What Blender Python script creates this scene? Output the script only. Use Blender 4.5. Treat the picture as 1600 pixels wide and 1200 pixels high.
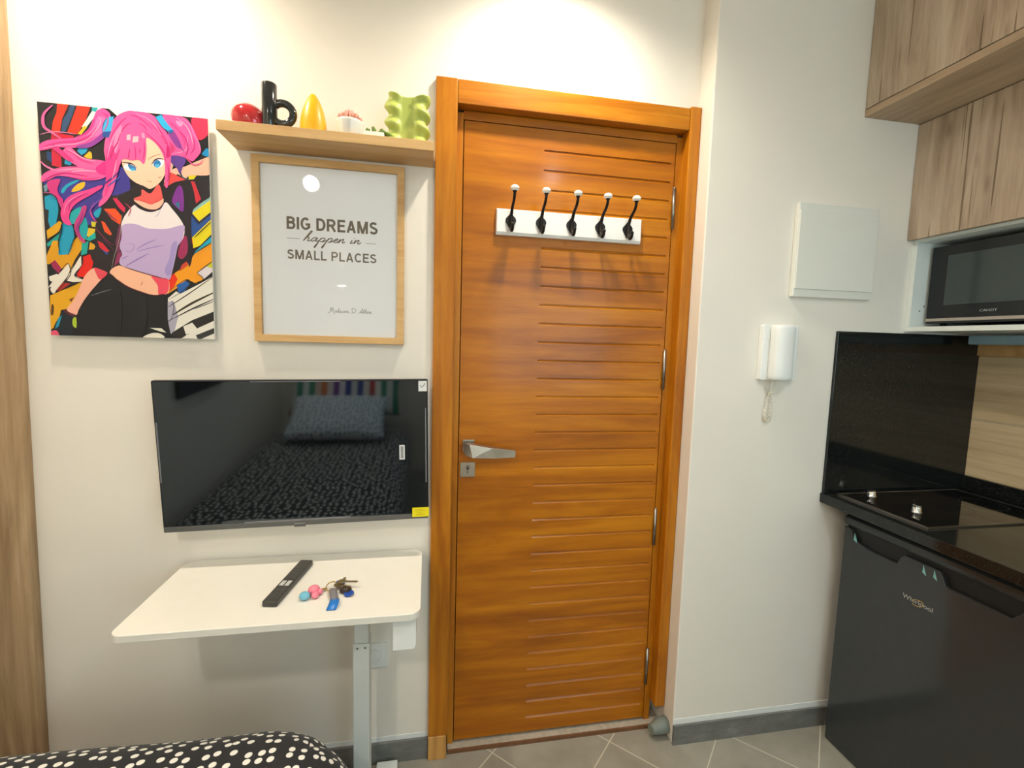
import bpy, bmesh, math, random
from mathutils import Vector, Matrix
random.seed(7)
for o in list(bpy.data.objects): bpy.data.objects.remove(o)
SC = bpy.context.scene
COL = SC.collection
PI = math.pi

# ---------------------------------------------------------------- camera
def rot(yaw, pitch, roll):
    cy, sy, cp, sp = math.cos(yaw), math.sin(yaw), math.cos(pitch), math.sin(pitch)
    f = Vector((sy*cp, cy*cp, sp)); r = Vector((cy, -sy, 0)); u = r.cross(f)
    c, s = math.cos(roll), math.sin(roll)
    return c*r + s*u, -s*r + c*u, f
R_, U_, F_ = rot(math.radians(10.309), math.radians(-5.310), math.radians(1.6246))
cam_d = bpy.data.cameras.new('camera'); cam = bpy.data.objects.new('camera', cam_d); COL.objects.link(cam)
m = Matrix((R_, U_, -F_)).transposed().to_4x4(); m.translation = Vector((0, 0, 1.41))
cam.matrix_world = m
cam_d.sensor_width = 36; cam_d.lens = 725.25/1600*36; cam_d.clip_start = .02
SC.camera = cam
SC.view_settings.view_transform = 'Standard'; SC.view_settings.look = 'None'
SC.view_settings.gamma = 1; SC.view_settings.use_curve_mapping = False
SC.view_settings.exposure = 0.32

# ---------------------------------------------------------------- world and lamps
W = bpy.data.worlds.new('sky'); SC.world = W; W.use_nodes = True
wb = W.node_tree.nodes['Background']
wb.inputs[0].default_value = (.60, .84, .95, 1); wb.inputs[1].default_value = 4.2
CEIL = 2.58; WALL_Y = 1.473; PIER_Y = 1.394; PIER_X = .867; LEFT_X = -1.192; RIGHT_X = 2.005; FRONT_Y = -1.30
def lamp(name, kind, loc, energy, color, **kw):
    d = bpy.data.lights.new(name, kind); d.energy = energy; d.color = color
    for k, v in kw.items(): setattr(d, k, v)
    o = bpy.data.objects.new(name, d); COL.objects.link(o); o.location = loc
    return o
WARM = (1, .90, .76)
DOWNLIGHTS = [(-.78, 1.20, 33, (1, .86, .68), 155), (.36, 1.20, 35, WARM, 155), (-.80, -.56, 46, (1, .92, .82), 178), (.75, .05, 22, (.90, .96, 1), 170)]  # last one is an added lamp that brightens the floor and fridge
# window opening in the wall behind the camera (daylight comes through it)
WIN = (.55, 1.75, .95, 2.15)
pt = lamp('window_portal', 'AREA', ((WIN[0]+WIN[1])/2, FRONT_Y-.10, (WIN[2]+WIN[3])/2), 1, (1, 1, 1), shape='RECTANGLE', size=WIN[1]-WIN[0], size_y=WIN[3]-WIN[2])
pt.rotation_euler = (-PI/2, 0, PI)
pt.data.cycles.is_portal = True

# ---------------------------------------------------------------- mesh helpers
ORG = {}
class G:
    """collects vertices and faces in world space, built as ONE mesh object"""
    def __init__(s): s.v = []; s.f = []; s.c = []; s.sm = []
    def add(s, vs, fs, smooth=False, col=None):
        n = len(s.v); s.v += [Vector(v) for v in vs]
        for f in fs: s.f.append([n+i for i in f]); s.sm.append(smooth); s.c.append(col)
        return s
    def box(s, x0, x1, y0, y1, z0, z1, mtx=None):
        vs = [Vector((x, y, z)) for z in (z0, z1) for y in (y0, y1) for x in (x0, x1)]
        if mtx: vs = [mtx @ v for v in vs]
        return s.add(vs, [(0,2,3,1),(4,5,7,6),(0,1,5,4),(2,6,7,3),(0,4,6,2),(1,3,7,5)])
    def bbox(s, x0, x1, y0, y1, z0, z1, b, n=3, axis='z', mtx=None):
        """box whose four edges along one axis are rounded by b"""
        if axis == 'z': A = (x0, x1, y0, y1); lo, hi = z0, z1; P = lambda a, c, t: (a, c, t)
        elif axis == 'y': A = (x0, x1, z0, z1); lo, hi = y0, y1; P = lambda a, c, t: (a, t, c)
        else: A = (y0, y1, z0, z1); lo, hi = x0, x1; P = lambda a, c, t: (t, a, c)
        ring = rrect(*A, b, n)
        return s.prism(ring, lo, hi, P, mtx)
    def prism(s, ring, lo, hi, P, mtx=None, smooth=False):
        k = len(ring)
        vs = [Vector(P(a, c, lo)) for a, c in ring]+[Vector(P(a, c, hi)) for a, c in ring]
        if mtx: vs = [mtx @ v for v in vs]
        s.add(vs, [tuple(range(k))[::-1], tuple(range(k, 2*k))])
        s.add(vs, [(i, (i+1) % k, k+(i+1) % k, k+i) for i in range(k)], smooth)
        return s
    def cyl(s, a, b, r0, r1=None, n=24, caps=True):
        r1 = r0 if r1 is None else r1
        return s.tube([a, b], [r0, r1], n, caps)
    def tube(s, pts, rad, n=12, caps=True, smooth=True):
        pts = [Vector(p) for p in pts]
        if not isinstance(rad, (list, tuple)): rad = [rad]*len(pts)
        vs = []; prev = None
        for i, p in enumerate(pts):
            d = (pts[min(i+1, len(pts)-1)]-pts[max(i-1, 0)]).normalized()
            if prev is None: a = d.orthogonal().normalized()
            else:
                a = prev-d*prev.dot(d); a = a.normalized() if a.length > 1e-6 else d.orthogonal().normalized()
            prev = a; b = d.cross(a)
            for k in range(n):
                t = 2*PI*k/n; vs.append(p+(a*math.cos(t)+b*math.sin(t))*rad[i])
        fs = [(i*n+k, i*n+(k+1) % n, (i+1)*n+(k+1) % n, (i+1)*n+k) for i in range(len(pts)-1) for k in range(n)]
        s.add(vs, fs, smooth)
        if caps:
            s.add(vs[:n], [tuple(range(n))[::-1]]); s.add(vs[-n:], [tuple(range(n))])
        return s
    def lathe(s, prof, c, n=32, sx=1, sy=1, axis='z'):
        vs = []; c = Vector(c)
        for r, h in prof:
            for k in range(n):
                t = 2*PI*k/n; q = (r*math.cos(t)*sx, r*math.sin(t)*sy, h)
                if axis == 'y': q = (q[0], q[2], q[1])
                if axis == 'x': q = (q[2], q[0], q[1])
                vs.append(c+Vector(q))
        fs = [(i*n+k, i*n+(k+1) % n, (i+1)*n+(k+1) % n, (i+1)*n+k) for i in range(len(prof)-1) for k in range(n)]
        return s.add(vs, fs, True)
    def ball(s, c, rx, ry=None, rz=None, n=20):
        ry = ry or rx; rz = rz or rx
        prof = [(math.sin(PI*i/(n//2)), -math.cos(PI*i/(n//2))) for i in range(n//2+1)]
        prof = [(max(a, 1e-4), b) for a, b in prof]
        vs = [Vector(c)+Vector((a*math.cos(2*PI*k/n)*rx, a*math.sin(2*PI*k/n)*ry, b*rz)) for a, b in prof for k in range(n)]
        return s.add(vs, [(i*n+k, i*n+(k+1) % n, (i+1)*n+(k+1) % n, (i+1)*n+k) for i in range(len(prof)-1) for k in range(n)], True)
    def build(s, name, mat, parent=None, org=None, bevel=0, seg=2, mtx=None, colors=False, subsurf=0):
        if parent is not None: base = ORG[parent.name]
        elif org is not None: base = Vector(org)
        else:
            xs = [v.x for v in s.v]; ys = [v.y for v in s.v]; zs = [v.z for v in s.v]
            base = Vector(((min(xs)+max(xs))/2, (min(ys)+max(ys))/2, min(zs)))
        me = bpy.data.meshes.new(name)
        me.from_pydata([tuple(v-base) for v in s.v], [], s.f)
        me.polygons.foreach_set('use_smooth', s.sm)
        if colors:
            ca = me.color_attributes.new('print', 'FLOAT_COLOR', 'CORNER')
            for p, c in zip(me.polygons, s.c):
                for li in p.loop_indices: ca.data[li].color = (*c, 1)
        bm = bmesh.new(); bm.from_mesh(me)
        if not colors:
            bmesh.ops.remove_doubles(bm, verts=bm.verts, dist=1e-5)
            bmesh.ops.recalc_face_normals(bm, faces=bm.faces)
        bm.to_mesh(me); bm.free()
        me.materials.append(mat)
        o = bpy.data.objects.new(name, me); COL.objects.link(o)
        ORG[o.name] = base
        if parent is not None: o.parent = parent
        else: o.location = base
        if bevel:
            b = o.modifiers.new('bevel', 'BEVEL'); b.width = bevel; b.segments = seg; b.limit_method = 'ANGLE'; b.angle_limit = .6
            b.harden_normals = False
        if subsurf:
            b = o.modifiers.new('sub', 'SUBSURF'); b.levels = subsurf; b.render_levels = subsurf
        return o
def rrect(x0, x1, y0, y1, b, n=4):
    if not isinstance(b, (list, tuple)): b = [b]*4      # order: x1y1, x0y1, x0y0, x1y0
    out = []
    for (cx, cy, sx, sy, a0), r in zip(((x1, y1, -1, -1, 0), (x0, y1, 1, -1, 90), (x0, y0, 1, 1, 180), (x1, y0, -1, 1, 270)), b):
        if r <= 0: out.append((cx, cy)); continue
        for i in range(n+1):
            t = math.radians(a0+90*i/n)
            out.append((cx+sx*r+r*math.cos(t), cy+sy*r+r*math.sin(t)))
    return out
def thing(name, label, cat, loc, group=None):
    o = bpy.data.objects.new(name, None); COL.objects.link(o); o.location = loc; o.empty_display_size = .05
    ORG[o.name] = Vector(loc)
    return tag(o, label, cat, group)
def tag(o, label=None, cat=None, group=None, kind=None):
    for k, v in (('label', label), ('category', cat), ('group', group), ('kind', kind)):
        if v: o[k] = v
    return o
def struct(o): o['kind'] = 'structure'; return o
def spline(pts, n=6, closed=False):
    out = []; N = len(pts)
    rng = range(N) if closed else range(N-1)
    g = (lambda i: pts[i % N]) if closed else (lambda i: pts[max(0, min(N-1, i))])
    for i in rng:
        p0, p1, p2, p3 = g(i-1), g(i), g(i+1), g(i+2)
        for k in range(n):
            t = k/n
            out.append(tuple(.5*((2*b)+(-a+c)*t+(2*a-5*b+4*c-d)*t*t+(-a+3*b-3*c+d)*t**3) for a, b, c, d in zip(p0, p1, p2, p3)))
    if not closed: out.append(tuple(pts[-1]))
    return out
def ribbon(pts, w, taper=True):
    """flat stroke in 2D -> list of quads (left, right points)"""
    L = []
    for i, p in enumerate(pts):
        a = pts[max(i-1, 0)]; b = pts[min(i+1, len(pts)-1)]
        dx, dy = b[0]-a[0], b[1]-a[1]; l = math.hypot(dx, dy) or 1
        f = i/(len(pts)-1); ww = w*.5*((.35+.65*math.sin(PI*f)) if taper else 1)
        L.append(((p[0]-dy/l*ww, p[1]+dx/l*ww), (p[0]+dy/l*ww, p[1]-dx/l*ww)))
    return L
def srgb(h):
    if isinstance(h, str): h = [int(h[i:i+2], 16)/255 for i in (0, 2, 4)]
    else: h = [c/255 for c in h]
    return tuple(c/12.92 if c <= .04045 else ((c+.055)/1.055)**2.4 for c in h)

# ---------------------------------------------------------------- materials
def nt(name):
    m = bpy.data.materials.new(name); m.use_nodes = True; t = m.node_tree
    b = t.nodes['Principled BSDF']
    return m, t, b
def node(t, kind, **kw):
    n = t.nodes.new(kind)
    for k, v in kw.items():
        if k[0] == 'i' and k[1:].isdigit(): n.inputs[int(k[1:])].default_value = v
        elif k in n.inputs.keys(): n.inputs[k].default_value = v
        else: setattr(n, k, v)
    return n
def ramp(t, fac, stops, interp='LINEAR'):
    r = t.nodes.new('ShaderNodeValToRGB'); e = r.color_ramp; e.interpolation = interp
    e.elements[0].position, e.elements[0].color = stops[0][0], (*stops[0][1], 1)
    e.elements[1].position, e.elements[1].color = stops[-1][0], (*stops[-1][1], 1)
    for p, c in stops[1:-1]:
        x = e.elements.new(p); x.color = (*c, 1)
    t.links.new(fac, r.inputs[0]); return r.outputs[0]
def coords(t, scale=(1, 1, 1), rotz=0, loc=(0, 0, 0), rotation=None):
    tc = node(t, 'ShaderNodeTexCoord'); mp = node(t, 'ShaderNodeMapping')
    mp.inputs['Scale'].default_value = scale; mp.inputs['Rotation'].default_value = rotation or (0, 0, rotz); mp.inputs['Location'].default_value = loc
    t.links.new(tc.outputs['Object'], mp.inputs[0]); return mp.outputs[0]
def mixc(t, fac, a, b, mode='MIX'):
    n = node(t, 'ShaderNodeMix', data_type='RGBA', blend_type=mode)
    for s, v in ((0, fac), (6, a), (7, b)):
        if hasattr(v, 'is_linked') or hasattr(v, 'links'): t.links.new(v, n.inputs[s])
        elif s == 0: n.inputs[0].default_value = v
        else: n.inputs[s].default_value = (*v, 1)
    return n.outputs[2]
def bump(t, b, h, strength=.2, dist=.002):
    n = node(t, 'ShaderNodeBump'); n.inputs['Strength'].default_value = strength; n.inputs['Distance'].default_value = dist
    t.links.new(h, n.inputs['Height']); t.links.new(n.outputs[0], b.inputs['Normal'])
def plain(name, col, rough=.5, metal=0, var=.04, scale=30, coat=0, bumps=0, spec=.5, emit=None):
    """one colour with a faint procedural unevenness"""
    m, t, b = nt(name); c = srgb(col)
    n = node(t, 'ShaderNodeTexNoise'); n.inputs['Scale'].default_value = scale; n.inputs['Detail'].default_value = 3
    t.links.new(coords(t), n.inputs['Vector'])
    t.links.new(ramp(t, n.outputs[0], [(.3, tuple(x*(1-var) for x in c)), (.7, tuple(min(1, x*(1+var)) for x in c))]), b.inputs['Base Color'])
    b.inputs['Roughness'].default_value = rough; b.inputs['Metallic'].default_value = metal
    b.inputs['Coat Weight'].default_value = coat; b.inputs['Coat Roughness'].default_value = .08
    b.inputs['Specular IOR Level'].default_value = spec
    if bumps: bump(t, b, n.outputs[0], bumps)
    if emit:
        b.inputs['Emission Color'].default_value = (*emit[0], 1); b.inputs['Emission Strength'].default_value = emit[1]
    return m
def wood(name, dark, mid, light, along='x', rough=.35, coat=.0, fig=1.0, fine=.5, bumpk=.08, cracks=False, s=1.0, loc=(0, 0, 0)):
    """wood with the grain along one axis: large figure, fine fibres"""
    m, t, b = nt(name)
    def sc(a, c): return {'x': (a, c, c), 'y': (c, a, c), 'z': (c, c, a)}[along]
    n1 = node(t, 'ShaderNodeTexNoise'); n1.inputs['Scale'].default_value = 1; n1.inputs['Detail'].default_value = 5; n1.inputs['Roughness'].default_value = .62; n1.inputs['Distortion'].default_value = .6
    t.links.new(coords(t, sc(1.6*s, 16*s), loc=loc), n1.inputs['Vector'])
    n2 = node(t, 'ShaderNodeTexNoise'); n2.inputs['Scale'].default_value = 1; n2.inputs['Detail'].default_value = 2
    t.links.new(coords(t, sc(9, 420), loc=loc), n2.inputs['Vector'])
    w = node(t, 'ShaderNodeTexWave', wave_type='RINGS', rings_direction={'x': 'X', 'y': 'Y', 'z': 'Z'}[along])
    w.inputs['Scale'].default_value = 1.0; w.inputs['Distortion'].default_value = 5; w.inputs['Detail'].default_value = 3; w.inputs['Detail Scale'].default_value = .8
    t.links.new(coords(t, sc(.9*s, 9*s), loc=loc), w.inputs['Vector'])
    base = ramp(t, n1.outputs[0], [(.32, srgb(dark)), (.5, srgb(mid)), (.68, srgb(light))])
    ring = ramp(t, w.outputs[1], [(0, (.62, .55, .45)), (.35, (1, 1, 1)), (1, (1, 1, 1))])
    c = mixc(t, .55*fig, base, ring, 'MULTIPLY')
    fib = ramp(t, n2.outputs[0], [(.35, (.72, .66, .58)), (.6, (1, 1, 1))])
    c = mixc(t, fine, c, fib, 'MULTIPLY')
    if cracks:
        v = node(t, 'ShaderNodeTexNoise'); v.inputs['Scale'].default_value = 1; v.inputs['Detail'].default_value = 1.5; v.inputs['Distortion'].default_value = .15
        t.links.new(coords(t, sc(1.6, 70), loc=(3.1, 1.7, .6)), v.inputs['Vector'])
        cr = ramp(t, v.outputs[0], [(.285, (.34, .28, .20)), (.31, (1, 1, 1))])
        c = mixc(t, .85, c, cr, 'MULTIPLY')
        k = node(t, 'ShaderNodeTexVoronoi'); k.inputs['Scale'].default_value = 1
        t.links.new(coords(t, sc(4.4, 13)), k.inputs['Vector'])
        kr = ramp(t, k.outputs['Distance'], [(.03, (.45, .36, .28)), (.16, (1, 1, 1))])
        c = mixc(t, .5, c, kr, 'MULTIPLY')
    t.links.new(c, b.inputs['Base Color'])
    b.inputs['Roughness'].default_value = rough; b.inputs['Coat Weight'].default_value = coat; b.inputs['Coat Roughness'].default_value = .12
    bump(t, b, n2.outputs[0], bumpk, .0006)
    return m

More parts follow.
